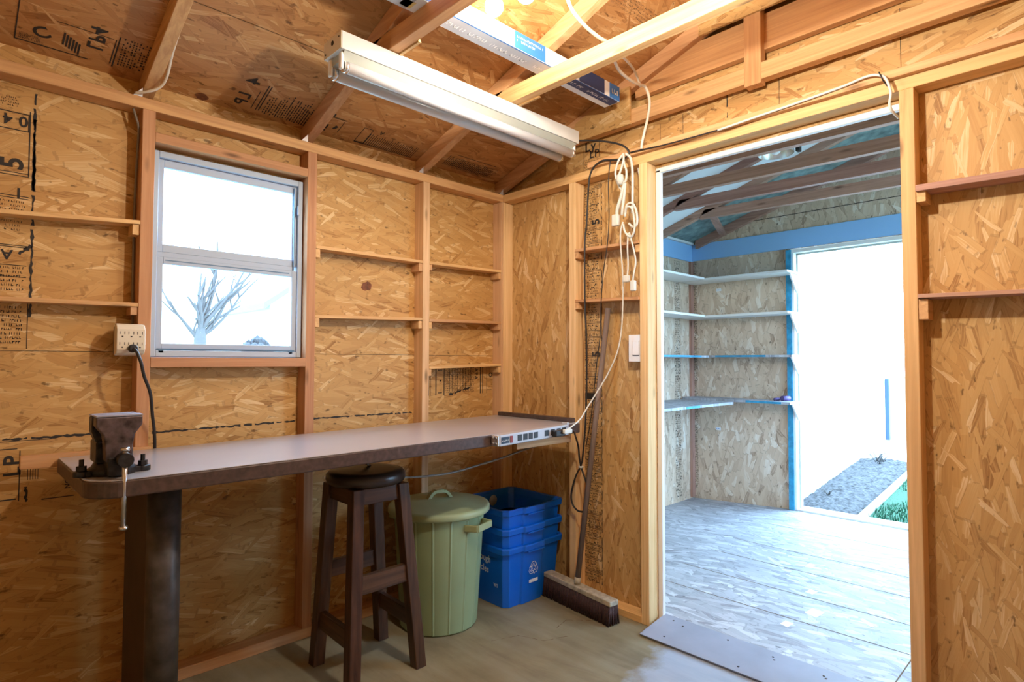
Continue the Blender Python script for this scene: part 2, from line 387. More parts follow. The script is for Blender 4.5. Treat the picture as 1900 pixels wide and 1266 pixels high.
# ================================================================== MAIN ROOM
fl = struct('floor', box(nb(), XW-.1, D, YS-.1, D+.02, -.08, 0), M['floor'], 'worn tan and pale grey floor of the near workshop room', 'floor')
# hairline cracks in the floor
ik = Ink((0, 0, 0), (1, 0, 0), (0, 1, 0), .0006)
for pts in ([(-.55, -.52), (-.44, -.56), (-.40, -.66), (-.30, -.70)], [(-.62, -.95), (-.70, -1.02), (-.66, -1.12), (-.58, -1.2), (-.57, -1.34)], [(-.28, -.62), (-.2, -.60), (-.12, -.68)]):
    for a, b in zip(pts, pts[1:]): ik.ragged(a[0], a[1], b[0], b[1], .0022, 8)
ik.done('floor_cracks', fl, M['inkfade'])

# --- window wall (wall_left)
wb = nb()
for (a, b, c, d) in ((XW-.02, -1.6036, 0, 2.06), (-1.0699, D+.012, 0, 2.06), (-1.6036, -1.0699, 0, 1.092), (-1.6036, -1.0699, 1.80, 2.06)):
    box(wb, a, b, D, D+.012, c, d)
wl = struct('wall_left', wb, M['osbA'], 'golden strand board wall with exposed studs around the window', 'wall')
def beam_part(name, parent, x0, x1, y0, y1, z0, z1, mat, bevel=.0015, label=None): return obj(name, box(nb(), x0, x1, y0, y1, z0, z1), mat, parent, bevel=bevel, label=label)
beam_part('top_plate', wl, XW, 0, 0, D, H, HT, M['redx'])
beam_part('bottom_plate', wl, XW, D, 0, D, 0, t, M['lumx'])
for x in (-2.205, -1.6416, -1.0699, -.5101): beam_part('stud', wl, x, x+t, 0, D, t, H, M['redz'] if x < -1 else M['palz'])
beam_part('stud', wl, -.012, .002, .001, D, t, H, M['palz']); beam_part('stud', wl, .002, D, 0, .04, t, H, M['palz'])
beam_part('window_header', wl, -1.6036, -1.0699, 0, D, 1.815, 1.848, M['redx'])
beam_part('window_sill', wl, -1.6036, -1.0699, -.002, D, 1.058, 1.092, M['redx'])
# printing on the window wall
ik = Ink((0, D, 0), (1, 0, 0), (0, 0, 1), -.0008); ik.n = Vector((0, 1, 0))
ik.ragged(-1.912, 1.90, -1.910, 1.20, .0055, 60); ik.ragged(-1.912, 1.82, -1.911, 1.60, .006, 20); ik.ragged(-1.94, 1.40, -1.912, 1.43, .008, 8)
ik.frame(-2.03, 1.775, -1.925, 1.83, .003); ik.text('0', -1.928, 1.82, .045, PI); ik.text('4', -1.965, 1.82, .045, PI)
ik.text('5', -1.938, 1.655, .075, PI/2); ik.text('1', -1.935, 1.60, .042, PI); ik.rect(-1.925, 1.64, -1.922, 1.84)
for z in (1.645, 1.637, 1.575, 1.568, 1.425, 1.420, 1.365, 1.330): ik.rect(-2.05, z, -1.922, z+.0022)
for k in range(8): ik.dashes(-2.05, -1.93, 1.555-.012*k, .006)
ik.text('A', -1.955, 1.41, .04, PI)
for k in range(9): ik.dashes(-2.05, -1.928, 1.235-.013*k, .0075, gap=.35)
for k in range(6): ik.dashes(-2.05, -1.928, 1.355-.013*k, .007, gap=.5)
ik.rect(-1.917, 1.115, -1.915, 1.26)
for k in range(4): ik.dashes(-2.05, -1.95, 1.87-.008*k, .005)
ik.done('printed_stamp', wl)
ik = Ink((0, D, 0), (1, 0, 0), (0, 0, 1), -.0008); ik.n = Vector((0, 1, 0))
ik.ragged(-2.1, .845, -1.62, .845, .006, 50); ik.rect(-2.1, .838, -1.85, .840); ik.ragged(-1.60, .835, -1.08, .84, .006, 50); ik.ragged(-1.03, .845, -.52, .842, .005, 50)
ik.text('LP', -1.922, .735, .056, PI/2); ik.rect(-2.1, .815, -1.93, .818); ik.rect(-1.925, .66, -1.9225, .81); ik.rect(-2.1, .665, -1.93, .669); ik.ragged(-1.908, .70, -1.906, .655, .006, 8)
ik.text('Y', -1.83, .75, .04, 0); ik.rect(-1.87, .655, -1.79, .658); ik.text('NO', -1.80, .68, .02, PI/2)
for k in range(5): ik.rect(-1.905+.006*k, .72, -1.9035+.006*k, .765)
ik.rect(XW, 1.1085, D, 1.110)                                  # joint between the sheets
ik.done('printed_stamp', wl)
ik = Ink((0, D, 0), (1, 0, 0), (0, 0, 1), -.0008); ik.n = Vector((0, 1, 0))
for (x, w_) in ((-.425, .003), (-.415, .002), (-.385, .006), (-.335, .005), (-.10, .006), (-.085, .004), (-.055, .002)): ik.rect(x, .915, x+w_, 1.055)
for r_ in range(13): ik.dashes(-.325, -.14, .925+.0098*r_, .0062, gap=.25)
for k in range(9): ik.rect(-.30+.017*k, .93, -.2975+.017*k, 1.05)
ik.text('APA', -.135, 1.045, .028, -PI/2); ik.text('O', -.04, 1.00, .03); ik.rect(-.37, 1.035, -.345, 1.039); ik.rect(-.37, .925, -.345, .929)
ik.dashes(-.372, -.345, .97, .02); ik.rect(-.052, .93, -.02, .933); ik.ragged(-.30, .915, -.17, .945, .008, 12)
ik.done('printed_stamp', wl)
# brown knot stain on the board
def blotch(O, U, V, r, name, parent, mat, n=14, sq=.8, off=-.0007, nn=None):
    k = Ink(O, U, V, off)
    if nn: k.n = Vector(nn)
    k.poly([(r*math.cos(a)*random.uniform(.8, 1.15), r*sq*math.sin(a)*random.uniform(.8, 1.15)) for a in [2*PI*i/n for i in range(n)]])
    return k.done(name, parent, mat)
M['knot'] = plain('knot_stain', (.17, .055, .02), .7, noise=.5, nscale=60)
blotch((-.765, D, 1.41), (1, 0, 0), (0, 0, 1), .026, 'knot', wl, M['knot'], nn=(0, 1, 0))

# --- the window
wn = obj('window_1', nb(), M['vinyl']); tag(wn, 'single hung vinyl window over the left end of the workbench', 'window', kind='structure')
b = nb(); X0, X1, Z0, Z1 = -1.600, -1.073, 1.094, 1.812
def ring(bm, x0, x1, z0, z1, wx, wz, y0, y1):
    box(bm, x0, x0+wx, y0, y1, z0, z1); box(bm, x1-wx, x1, y0, y1, z0, z1); box(bm, x0+wx, x1-wx, y0, y1, z0, z0+wz); box(bm, x0+wx, x1-wx, y0, y1, z1-wz, z1)
ring(b, X0, X1, Z0, Z1-.012, .018, .022, .036, .075); obj('window_frame', b, M['vinyl'], wn, bevel=.002)
b = nb(); ring(b, X0-.03, X1+.03, Z0-.03, Z1+.03, .045, .045, .0805, .09); obj('outer_flange', b, M['vinyl'], wn)
b = nb(); ring(b, -1.5815, -1.0915, 1.455, 1.7775, .0185, .0275, .052, .070); box(b, -1.582, -1.098, .050, .070, 1.437, 1.455); obj('sash', b, M['vinyl'], wn, bevel=.0015)
b = nb(); ring(b, -1.5815, -1.0915, 1.1165, 1.437, .0195, .0235, .044, .062); obj('sash', b, M['vinyl'], wn, bevel=.0015)
b = nb(); box(b, -1.556, -1.122, .0505, .052, 1.4365, 1.441); box(b, -1.556, -1.122, .043, .0445, 1.424, 1.428); box(b, -1.577, -1.10, .035, .040, 1.118, 1.1225); box(b, -1.106, -1.1035, .042, .052, 1.44, 1.77)
box(b, -1.53, -1.18, .050, .0525, 1.783, 1.786); box(b, -1.572, -1.558, .036, .041, 1.108, 1.118); box(b, -1.122, -1.108, .036, .041, 1.108, 1.118); obj('gasket', b, M['vinyldark'], wn)
obj('pane', box(nb(), -1.564, -1.117, .060, .063, 1.474, 1.752), M['glass'], wn); obj('pane', box(nb(), -1.563, -1.117, .052, .055, 1.139, 1.418), M['glass'], wn)
obj('latch', box(nb(), -1.096, -1.086, .030, .037, 1.66, 1.70), M['vinyl'], wn, bevel=.002)

# --- partition wall (wall_right), with the doorway
b = nb(); B2, B3 = -.8368, -1.779
def gable_piece(bm, x0, x1, ya, yb, zlo, z0=RZ0, n=1):
    ys = sorted({ya, yb} | ({RY} if min(ya, yb) < RY < max(ya, yb) else set()), reverse=True)
    for p, q in zip(ys, ys[1:]): prism(bm, [(p, zlo), (q, zlo), (q, roofz(q, z0)), (p, roofz(p, z0))], 'x', x0, x1)
box(b, D, D+.012, B2-t, .25, 0, 1.905); box(b, D, D+.012, YS, B3, 0, 1.905)
wr = struct('wall_right', b, M['osbB'], 'strand board partition wall with the open doorway to the next shed room', 'wall')
b = nb(); gable_piece(b, D, D+.012, .25, YS-.15, 1.905, 2.10); obj('gable_board', b, M['osbBh'], wr, label='horizontal strand board above the doorway')
beam_part('top_plate', wr, 0, D, YS, -.0, H, HT, M['lumy'])
beam_part('bottom_plate', wr, 0, D, B2, -.001, 0, .03, M['lumy'])
for y, mt in ((-.4496, 'palz'), (B2, 'palz'), (B3, 'lumz'), (-2.36, 'lumz')): beam_part('stud', wr, 0, D, y-t, y, 0, H, M[mt])
beam_part('ledger_board', wr, -.022, D, YS, -.577, HT, HT+.026, M['lumy'], label='extra light board lying on the top plate')
# gable framing above the plate
beam_part('gable_tie', wr, 0, t, YS+.3, -.44, 2.103, 2.165, M['lumy'])
beam_part('collar_board', wr, .03, .062, -2.2, -.80, 2.222, 2.355, M['redy'])
beam_part('king_post', wr, -.002, t, -1.357, -1.295, 2.09, 2.40, M['redz'])
b = nb(); prism(b, [(-1.12, 2.352), (-1.60, 2.352), (-1.60, 2.44), (RY, 2.485), (-1.12, 2.425)], 'x', -.012, -.001); obj('gusset', b, M['osbBh'], wr)
b = nb(); prism(b, [(-.455, 2.098), (-.80, 2.098), (-.80, 2.262), (-.72, 2.262), (-.50, 2.185)], 'x', -.012, -.001); obj('gusset', b, M['osbBh'], wr)
ik = Ink((D, 0, 0), (0, -1, 0), (0, 0, 1), -.0008); ik.n = Vector((1, 0, 0))
ik.ragged(1.006, 1.985, 1.006, 2.10, .0018, 14); ik.ragged(1.196, 1.985, 1.197, 2.20, .0032, 20); ik.ragged(1.393, 1.99, 1.394, 2.21, .0018, 14); ik.rect(1.771, 1.985, 1.7725, 2.21); ik.rect(.90, 1.985, .901, 2.09)
ik.text('Ly', .492, 2.072, .062); ik.text('LP', .520, 2.036, .050); ik.rect(.485, 2.0, .488, 2.10); ik.rect(.575, 2.03, .5775, 2.10)
for k in range(4): ik.dashes(.49, .585, 2.03-.011*k, .006)
for z in (1.995, 1.988): ik.rect(.49, z, .60, z+.0018)
ik.done('printed_stamp', wr)
# long printed edge strip between the first two studs
ik = Ink((D, 0, 0), (0, -1, 0), (0, 0, 1), -.0008); ik.n = Vector((1, 0, 0))
z = 1.90
while z > .07:
    if random.random() < .22:
        for q in range(2): ik.rect(.490, z-.006*q, .583, z-.006*q+.002)
        z -= .012
    h = random.choice((.006, .008, .008, .011)); ik.dashes(.490, random.uniform(.555, .583), z-h, h, gap=.2, fill=.9); z -= h+.0045
ik.ragged(.588, 1.92, .587, 1.55, .004, 46); ik.ragged(.588, 1.5, .586, .07, .0028, 140)
ik.rect(.49, .905, .575, .935)
ik.done('printed_stamp', wr)
ik = Ink((D-.0006, 0, 0), (0, -1, 0), (0, 0, 1), -.0008); ik.n = Vector((1, 0, 0))
for zc, ch in ((1.715, '5'), (1.10, '5')):
    ik.text(ch, .575, zc, .060, PI/2)
ik.done('printed_letter', wr)

# --- doorway casing: white strip around the opening on the far side
b = nb(); box(b, D, D+.022, B2-t-.022, B2-t, .0, 1.895); box(b, D, D+.022, B3, B2-t, 1.884, 1.905); box(b, D+.012, D+.03, B3-.002, B3+.012, 0, 1.89)
dc = struct('door_1', b, M['white'], 'white metal edging around the open inner doorway', 'door', bevel=.002)

# --- roof of the near room
b = nb()
for xa, xb in ((XW-.1, D),):
    hexa(b, [(xa, .14, roofz(.14)), (xb, .14, roofz(.14)), (xb, RY, roofz(RY)), (xa, RY, roofz(RY))], [(xa, .14, roofz(.14)+.012), (xb, .14, roofz(.14)+.012), (xb, RY, roofz(RY)+.012), (xa, RY, roofz(RY)+.012)])
    e = YS-.1; hexa(b, [(xa, e, roofz(e)), (xb, e, roofz(e)), (xb, RY, roofz(RY)), (xa, RY, roofz(RY))], [(xa, e, roofz(e)+.012), (xb, e, roofz(e)+.012), (xb, RY, roofz(RY)+.012), (xa, RY, roofz(RY)+.012)])
ce = struct('ceiling', b, M['osbR'], 'sloping strand board roof underside with rafters above the workshop', 'ceiling')
def rafter(parent, x, mat, z0=RZ0, dep=.066, ya=D, name='rafter', both=True, ye=YS):
    b = nb(); yb = min(ya, .06)
    prism(b, [(ya, max(roofz(ya, z0)-dep, HT)), (RY, roofz(RY, z0)-dep), (RY, roofz(RY, z0)-.001), (ya, roofz(ya, z0)-.001)], 'x', x, x+t); r = obj(name, b, mat, parent, bevel=.0015)
    if both:
        b = nb(); prism(b, [(ye, roofz(ye, z0)-dep), (RY, roofz(RY, z0)-dep), (RY, roofz(RY, z0)-.001), (ye, roofz(ye, z0)-.001)], 'x', x, x+t); obj(name, b, mat, parent, bevel=.0015)
    return r
RX = (-2.19, -1.6416, -1.0699, -.5101, -.0)
for i, x in enumerate(RX):
    r = rafter(ce, x, M['redy'] if i < 3 else M['lumy'])
    b = nb(); prism(b, [(x-.028, HT), (x-.002, HT), (x-.002, HT+.03)], 'y', .0, .002); obj('framing_clip', b, M['nickel'], r)
for x, mt in ((-2.19, 'redy'), (-1.6416, 'redy'), (-1.0699, 'redy'), (-.5101, 'lumy')):
    if x == -1.6416: continue
    beam_part('tie_beam', ce, x, x+t, -2.25, -.40, 2.105, 2.168, M[mt])
    b = nb(); prism(b, [(-.40, 2.100), (-.70, 2.100), (-.66, 2.20), (-.40, 2.12)], 'x', x+t, x+t+.010); obj('gusset', b, M['osbBh'], ce)
    b = nb(); prism(b, [(-1.15, 2.37), (-1.50, 2.37), (RY, 2.485), (-1.15, 2.425)], 'x', x+t, x+t+.010); obj('gusset', b, M['osbBh'], ce)
# roof printing, on the near slope
sl = Vector((0, 1, -RS)).normalized()
def roofink(): 
    k = Ink((0, 0, RZ0), (1, 0, 0), tuple(sl), .0); k.n = Vector((0, -RS, -1)).normalized(); k.off = .001; return k
sf = math.sqrt(1+RS*RS)     # v = y * sf
ik = roofink()
def V(y): return y*sf
ik.rect(-2.30, V(-.12), -2.0, V(-.12)+.003); ik.rect(-1.97, V(-.135), -1.967, V(.03)); ik.rect(-1.97, V(.027), -1.79, V(.027)+.004)
ik.rect(-1.88, V(-.085), -1.74, V(-.085)+.0025); ik.rect(-1.735, V(-.085), -1.732, V(.02)); ik.rect(-1.728, V(-.10), -1.724, V(.03))
ik.text('C', -1.94, V(-.03), .06, -.5); ik.text('LP', -1.80, V(-.02), .058, -PI/2); ik.text('4', -1.80, V(-.085), .058, -PI/2)
for k in range(6): ik.dashes(-1.96, -1.91, V(.0)+.004*k, .004); ik.rect(-1.86+.008*k, V(-.05)+.006*k, -1.855+.008*k, V(.0)+.005*k)
for k in range(9):
    for j in range(11):
        if random.random() < .8: ik.rect(-1.715+.0085*k, V(-.10)+.0115*j, -1.715+.0085*k+random.uniform(.002, .006), V(-.10)+.0115*j+.007)
# bay two
ik.text('LP', -1.305, V(-.035), .062, PI/2); ik.text('4', -1.30, V(-.115), .065, PI/2)
ik.rect(-1.285, V(-.06), -1.282, V(.035)); ik.rect(-1.268, V(-.10), -1.264, V(.035)); ik.rect(-1.258, V(-.10), -1.254, V(.035))
for k in range(19):
    a = V(.035)-random.uniform(.05, .13); c = V(.04)
    v_ = a
    while v_ < c: ik.rect(-1.242+.0098*k, v_, -1.242+.0098*k+.0045, v_+random.uniform(.005, .012)); v_ += random.uniform(.009, .015)
# bay three
ik.text('LP', -.985, V(-.005), .060, PI/2); ik.text('e', -.985, V(-.075), .060, PI/2); ik.rect(-.935, V(-.04), -.932, V(.03)); ik.ragged(-.965, V(.02), -.945, V(-.01), .009, 6); ik.frame(-1.0, V(-.05), -.93, V(-.045), .002)
ik.frame(-.845, V(-.045), -.80, V(.05), .003)
for k in range(26): ik.rect(-.80+.0098*k, V(-.025)+random.uniform(0, .02), -.797+.0098*k, V(.052))
ik.text('A', -.77, V(-.05), .03, 0); ik.frame(-.845, V(.045), -.55, V(.052), .002)
# bay four
ik.text('CS', -.42, V(.045), .055, PI/2); ik.rect(-.35, V(-.055), -.10, V(-.052))
for k in range(28): ik.rect(-.38+.0105*k, V(-.04)+random.uniform(0, .03), -.3765+.0105*k, V(.03)); 
for r_ in range(6): ik.dashes(-.34, -.07, V(-.035)+.014*r_, .008, gap=.2)
ik.done('printed_stamp', ce)
ik = roofink(); ik.rect(-1.60, V(-.327), -1.10, V(-.325)); ik.ragged(-1.6, V(-.327), -1.1, V(-.325), .0012, 60)      # joint between roof sheets
ik.text('APA', -.34, V(-1.10), .05, -.15); 
for r_ in range(5): ik.dashes(-.40, -.16, V(-1.04)+.012*r_, .007)
ik.done('printed_stamp', ce, M['inkfade'])
blotch((-1.45, .045, RZ0-.045*RS-.002), (1, 0, 0), tuple(sl), .022, 'knot', ce, M['knot'], nn=(0, 0, 1), off=-.001)

# unseen walls closing the room
struct('wall_back', box(nb(), XW-.012, XW, YS, D, 0, 2.5), M['osbB'], 'strand board end wall behind the camera', 'wall')
struct('wall_front', box(nb(), XW, D, YS-.012, YS, 0, roofz(YS)), M['osbA'], 'strand board side wall facing the workbench wall', 'wall')

# ================================================================== SHELVES of the near room
def shelf(name, x0, x1, y0, y1, za, zb, mat, label, cleats, group=None, th=.013, axis='x'):
    """board from end A (height za, top) to end B (zb) with small cleats under the ends"""
    rt = thing(name, ((x0+x1)/2, (y0+y1)/2, (za+zb)/2), label, 'shelf', group)
    b = nb()
    if axis == 'x': lo = [(x0, y0, za-th), (x1, y0, zb-th), (x1, y1, zb-th), (x0, y1, za-th)]; hi = [(x0, y0, za), (x1, y0, zb), (x1, y1, zb), (x0, y1, za)]
    else: lo = [(x0, y0, za-th), (x0, y1, zb-th), (x1, y1, zb-th), (x1, y0, za-th)]; hi = [(x0, y0, za), (x0, y1, zb), (x1, y1, zb), (x1, y0, za)]
    hexa(b, lo, hi); part('board', b, mat, rt, bevel=.001)
    for c in cleats: part('cleat', box(nb(), *c), M['lumy' if axis == 'x' else 'lumx'], rt, bevel=.001)
    return rt
e = .0006
shelf('wall_shelf', -2.166, -1.638, .001, D-e, 1.505, 1.543, M['lumx'], 'upper of two long thin shelves left of the window', [(-1.662, -1.642, .006, D-e, 1.494, 1.528)])
shelf('wall_shelf', -2.166, -1.636, .001, D-e, 1.262, 1.270, M['lumx'], 'lower of two long thin shelves left of the window, just above the outlet', [(-1.662, -1.642, .006, D-e, 1.230, 1.2565)])
shelf('wall_shelf', -1.0315, -.511, .001, D-e, 1.546, 1.547, M['lumx'], 'upper shelf between the window stud and the next stud', [(-1.031, -1.012, .004, D-e, 1.497, 1.532), (-.530, -.511, .004, D-e, 1.497, 1.533)])
shelf('wall_shelf', -1.0315, -.511, .001, D-e, 1.266, 1.281, M['lumx'], 'lower shelf between the window stud and the next stud, under the dark knot', [(-1.031, -1.012, .004, D-e, 1.216, 1.252), (-.530, -.511, .004, D-e, 1.230, 1.266)])
shelf('wall_shelf', -.471, -.013, .001, D-e, 1.548, 1.556, M['lumx'], 'topmost of three short shelves beside the room corner', [(-.471, -.455, .004, D-e, 1.506, 1.534), (-.03, -.013, .004, D-e, 1.510, 1.541)])
shelf('wall_shelf', -.471, -.013, .001, D-e, 1.278, 1.288, M['lumx'], 'middle of three short shelves beside the room corner', [(-.471, -.455, .004, D-e, 1.232, 1.264), (-.03, -.013, .004, D-e, 1.244, 1.274)])
shelf('wall_shelf', -.471, -.013, .001, D-e, 1.057, 1.068, M['lumx'], 'lowest of three short shelves beside the corner, above the printed stamp', [(-.471, -.455, .004, D-e, 1.012, 1.043), (-.03, -.013, .004, D-e, 1.022, 1.053)])
shelf('wall_shelf', -.006, D-e, -.489, -.8365, 1.600, 1.592, M['lumy'], 'upper small shelf behind the hanging cords left of the doorway', [(-.004, D-e, -.508, -.489, 1.556, 1.586), (.002, D-e, -.8365, -.815, 1.545, 1.577)], axis='y')
shelf('wall_shelf', -.006, D-e, -.489, -.8365, 1.366, 1.354, M['redy'], 'lower small shelf above the broom handle left of the doorway', [(-.004, D-e, -.508, -.489, 1.322, 1.352)], axis='y')
shelf('wall_shelf', -.012, D-e, -1.8185, -2.321, 1.613, 1.600, M['gryy'], 'upper weathered shelf right of the doorway', [(0, D-e, -1.842, -1.8185, 1.562, 1.5985)], axis='y', th=.019)
shelf('wall_shelf', -.012, D-e, -1.8185, -2.321, 1.284, 1.272, M['gryy'], 'lower weathered shelf right of the doorway', [(0, D-e, -1.842, -1.8185, 1.208, 1.2694)], axis='y', th=.012)

# ================================================================== WORKBENCH
wbn = thing('workbench', (-1.0, -.3, 0), 'long laminate workbench with dark edge under the window', 'workbench')
def bz(x): return .79+(x+1.85)*.0145
out = [(-1.845, -.03), (-.105, -.085), (-.105, -.600), (-.65, -.606), (-1.25, -.580), (-1.72, -.550)]
cx, cy, rr_ = -1.765, -.465, .083
arc = [(cx+rr_*math.cos(a), cy+rr_*math.sin(a)) for a in [math.radians(d) for d in range(255, 175, -10)]]
poly = out+arc
def benchslab(z0, z1, shrink=0):
    c = (-1.0, -.31); pp = [(x+(c[0]-x)*shrink*.5, y+(c[1]-y)*shrink) for x, y in poly]
    b = nb(); hexa(b, [(x, y, bz(x)+z0) for x, y in pp], [(x, y, bz(x)+z1) for x, y in pp]); return b
part('bench_edge', benchslab(-.043, -.0015), M['benchedge'], wbn, bevel=.004, seg=2)
part('bench_top', benchslab(-.0012, .0006, .006), M['bench'], wbn)
part('end_lip', box(nb(), -.135, -.107, -.575, -.105, bz(-.12)+.0008, bz(-.12)+.019), M['benchedge'], wbn, bevel=.002)
b = nb(); x0, x1, ya, yb = -1.682, -1.602, -.405, -.075
rad = .040; pl = [(x1, yb), (x0, yb)]+[(-1.642+rad*math.cos(a), ya+rad+rad*math.sin(a)) for a in [math.radians(d) for d in range(180, 361, 15)]]
prism(b, [(p[0], p[1]) for p in pl if p[1] > ya+rad-1e-6], 'z', .045, .745)
part('leg_panel', box(nb(), x0+.004, x1-.004, ya+rad, yb, .05, .745), M['legdark'], wbn, bevel=.002); b.free()
part('leg_post', cyl(nb(), (-1.642, ya+rad, .05), (-1.642, ya+rad, .746), rad+.002, 32), M['legpost'], wbn)
for y in (ya+rad, yb-.03): part('levelling_foot', lathe(nb(), (-1.642, y, 0), [(.0, 0), (.022, 0), (.022, .008), (.010, .014), (.010, .05), (0, .05)], 20), M['steel'], wbn)
part('support_ledger', box(nb(), -.036, -.001, -.46, -.002, .715, .752), M['lumy'], wbn, bevel=.001)
part('support_ledger', box(nb(), -.44, -.105, -.55, -.53, .728, .767), M['lumx'], wbn, bevel=.001)
b = nb(); hexa(b, [(-1.93, -.022, .765), (-1.60, -.022, .755), (-1.60, -.001, .755), (-1.93, -.001, .765)], [(-1.93, -.022, .803), (-1.60, -.022, .800), (-1.60, -.001, .800), (-1.93, -.001, .803)])
bl = obj('wall_batten', b, M['redx'], bevel=.0015); tag(bl, 'short wooden batten on the wall at the left end of the workbench', 'batten')

# ================================================================== BENCH VISE
vx, vy = -1.778, -.425; vz = bz(vx)+.0012
vs = thing('bench_vise', (vx, vy, vz), 'dark iron bench vise bolted to the left end of the workbench', 'vise')
b = nb(); lathe(b, (vx, vy, vz), [(0, 0), (.055, 0), (.055, .014), (.046, .020), (.040, .030), (0, .030)], 40)
for s in (-1, 1):
    lathe(b, (vx+s*.066, vy-.01, vz), [(0, 0), (.018, 0), (.018, .014), (0, .014)], 24)
    box(b, min(vx+s*.04, vx+s*.066), max(vx+s*.04, vx+s*.066), vy-.026, vy+.006, vz, vz+.014)
part('swivel_base', b, M['vise'], vs, bevel=.001)
for s in (-1, 1):
    b = nb(); lathe(b, (vx+s*.066, vy-.01, vz+.0145), [(0, 0), (.011, 0), (.011, .012), (.0055, .012), (.0055, .028), (0, .028)], 6, smooth=False)
    part('bolt', b, M['vise'], vs)
b = nb(); prism(b, [(-.030, .028), (.030, .028), (.034, .070), (.048, .110), (.048, .148), (-.048, .148), (-.048, .110), (-.034, .070)], 'y', .012, .052)
bmesh.ops.translate(b, verts=b.verts, vec=(vx, vy-.030, vz)); box(b, vx-.040, vx+.040, vy-.030, vy+.05, vz+.030, vz+.085); part('fixed_jaw', b, M['vise'], vs, bevel=.003)
b = nb(); prism(b, [(-.028, .040), (.028, .040), (.030, .085), (.033, .105), (.049, .128), (.049, .149), (-.049, .149), (-.049, .128), (-.033, .105), (-.030, .085)], 'y', -.050, -.012)
bmesh.ops.translate(b, verts=b.verts, vec=(vx, vy-.030, vz)); part('moving_jaw', b, M['visejaw'], vs, bevel=.003, seg=2)
part('jaw_plate', box(nb(), vx-.0495, vx+.0495, vy-.0805, vy-.041, vz+.1495, vz+.1535), M['jawsteel'], vs, bevel=.001)
part('jaw_plate', box(nb(), vx-.0485, vx+.0485, vy-.017, vy+.020, vz+.1485, vz+.1525), M['jawsteel'], vs, bevel=.001)
part('slide_bar', box(nb(), vx-.024, vx+.024, vy-.085, vy+.03, vz+.004, vz+.050), M['vise'], vs, bevel=.003)
b = nb(); cyl(b, (vx+.006, vy-.083, vz+.046), (vx+.006, vy-.112, vz+.046), .0155, 24); cyl(b, (vx+.006, vy-.100, vz+.046), (vx+.006, vy-.126, vz+.046), .0175, 24); part('screw_hub', b, M['vise'], vs, bevel=.001)
b = nb(); cyl(b, (vx+.005, vy-.116, vz-.115), (vx+.006, vy-.116, vz+.070), .0058, 16)
for zz in (-.120, .070): lathe(b, (vx+.0055, vy-.116, vz+zz), [(0, -.002), (.009, -.002), (.0105, .002), (.009, .007), (0, .007)], 20)
part('handle_bar', b, M['steel'], vs)

# ================================================================== POWER STRIP + cords
ps = thing('power_strip', (-.44, -.630, .79), 'long aluminium power strip screwed to the front edge of the workbench', 'power strip')
za, zb = .7735, .790       # bottom height at left and right end
def psl(bm, xa, xb, ya, yb, da, db):
    f = lambda x: .766+(x+.64)*.030
    return hexa(bm, [(xa, ya, f(xa)+da), (xb, ya, f(xb)+da), (xb, yb, f(xb)+da), (xa, yb, f(xa)+da)], [(xa, ya, f(xa)+db), (xb, ya, f(xb)+db), (xb, yb, f(xb)+db), (xa, yb, f(xa)+db)])
part('housing', psl(nb(), -.625, -.235, -.648, -.609, 0, .043), M['strip'], ps, bevel=.004, seg=2)
part('end_cap', psl(nb(), -.634, -.6255, -.647, -.610, .002, .041), M['alu'], ps, bevel=.002)
for yy, dz in ((-.636, .012), (-.620, .012), (-.636, .033), (-.620, .033)): part('screw', cyl(nb(), (-.6345, yy, .766+dz), (-.637, yy, .766+dz), .004, 12), M['steel'], ps)
lb = part('label_plate', psl(nb(), -.618, -.577, -.6492, -.6482, .010, .034), M['navy'], ps)
ik = Ink((-.598, -.6496, .7885), (1, 0, 0), (0, 0, 1), 0); ik.n = Vector((0, -1, 0)); ik.dashes(-.017, .017, -.004, .006); o_ = ik.done('lettering', None, M['boxwhite']); o_.parent = ps; o_.location = -root_world(ps)
part('rocker_switch', psl(nb(), -.573, -.560, -.651, -.648, .009, .035), M['red'], ps, bevel=.001)
for x in (-.522, -.492, -.463, -.434, -.372): part('socket', psl(nb(), x-.011, x+.011, -.6495, -.648, .011, .034), M['black'], ps)
for x in (-.335, -.300, -.268): part('socket', psl(nb(), x-.011, x+.011, -.6495, -.648, .011, .034), M['black'], ps)
part('clip', psl(nb(), -.238, -.225, -.640, -.609, .010, .050), M['strip'], ps, bevel=.002)

def cord(name, pts, r, mat, label, cat='cord', extra=None, n=8):
    rt = tag(obj(name, tube(nb(), pts, r, n), mat), label, cat)
    return rt
# black cord of the light fixture: fixture -> hook -> down the stud -> plug on the strip
black = [(-.095, -.54, 2.072), (-.05, -.62, 2.064), (-.04, -.704, 2.038), (-.035, -.775, 2.006), (-.03, -.805, 1.975), (-.03, -.800, 1.955), (-.03, -.775, 1.948), (-.03, -.732, 1.954), (-.03, -.669, 1.966), (-.03, -.621, 1.949), (-.03, -.596, 1.906), (-.02, -.578, 1.812), (-.014, -.565, 1.692), (-.014, -.555, 1.62), (-.014, -.555, 1.35), (-.012, -.561, 1.204), (-.012, -.563, 1.01), (-.02, -.562, .818), (-.03, -.556, .673), (-.03, -.543, .615), (-.03, -.512, .56), (-.03, -.487, .483), (-.03, -.493, .436), (-.03, -.524, .41), (-.03, -.56, .411)]
c_ = cord('black_cord', black, .0042, M['black'], 'black power cord from the tube light down beside the broom handle')
c2 = tube(nb(), [(-.28, -.668, .793), (-.20, -.640, .790), (-.10, -.571, .750), (-.05, -.545, .698), (-.035, -.538, .648), (-.03, -.545, .605), (-.03, -.568, .556), (-.03, -.585, .510)], .0042)
k_ = obj('black_cord_tail', c2, M['black'], c_)
obj('cord_tie', lathe(nb(), (-.031, -.544, .608), [(.0055, -.004), (.011, -.004), (.011, .004), (.0055, .004)], 14), M['wcord'], c_)
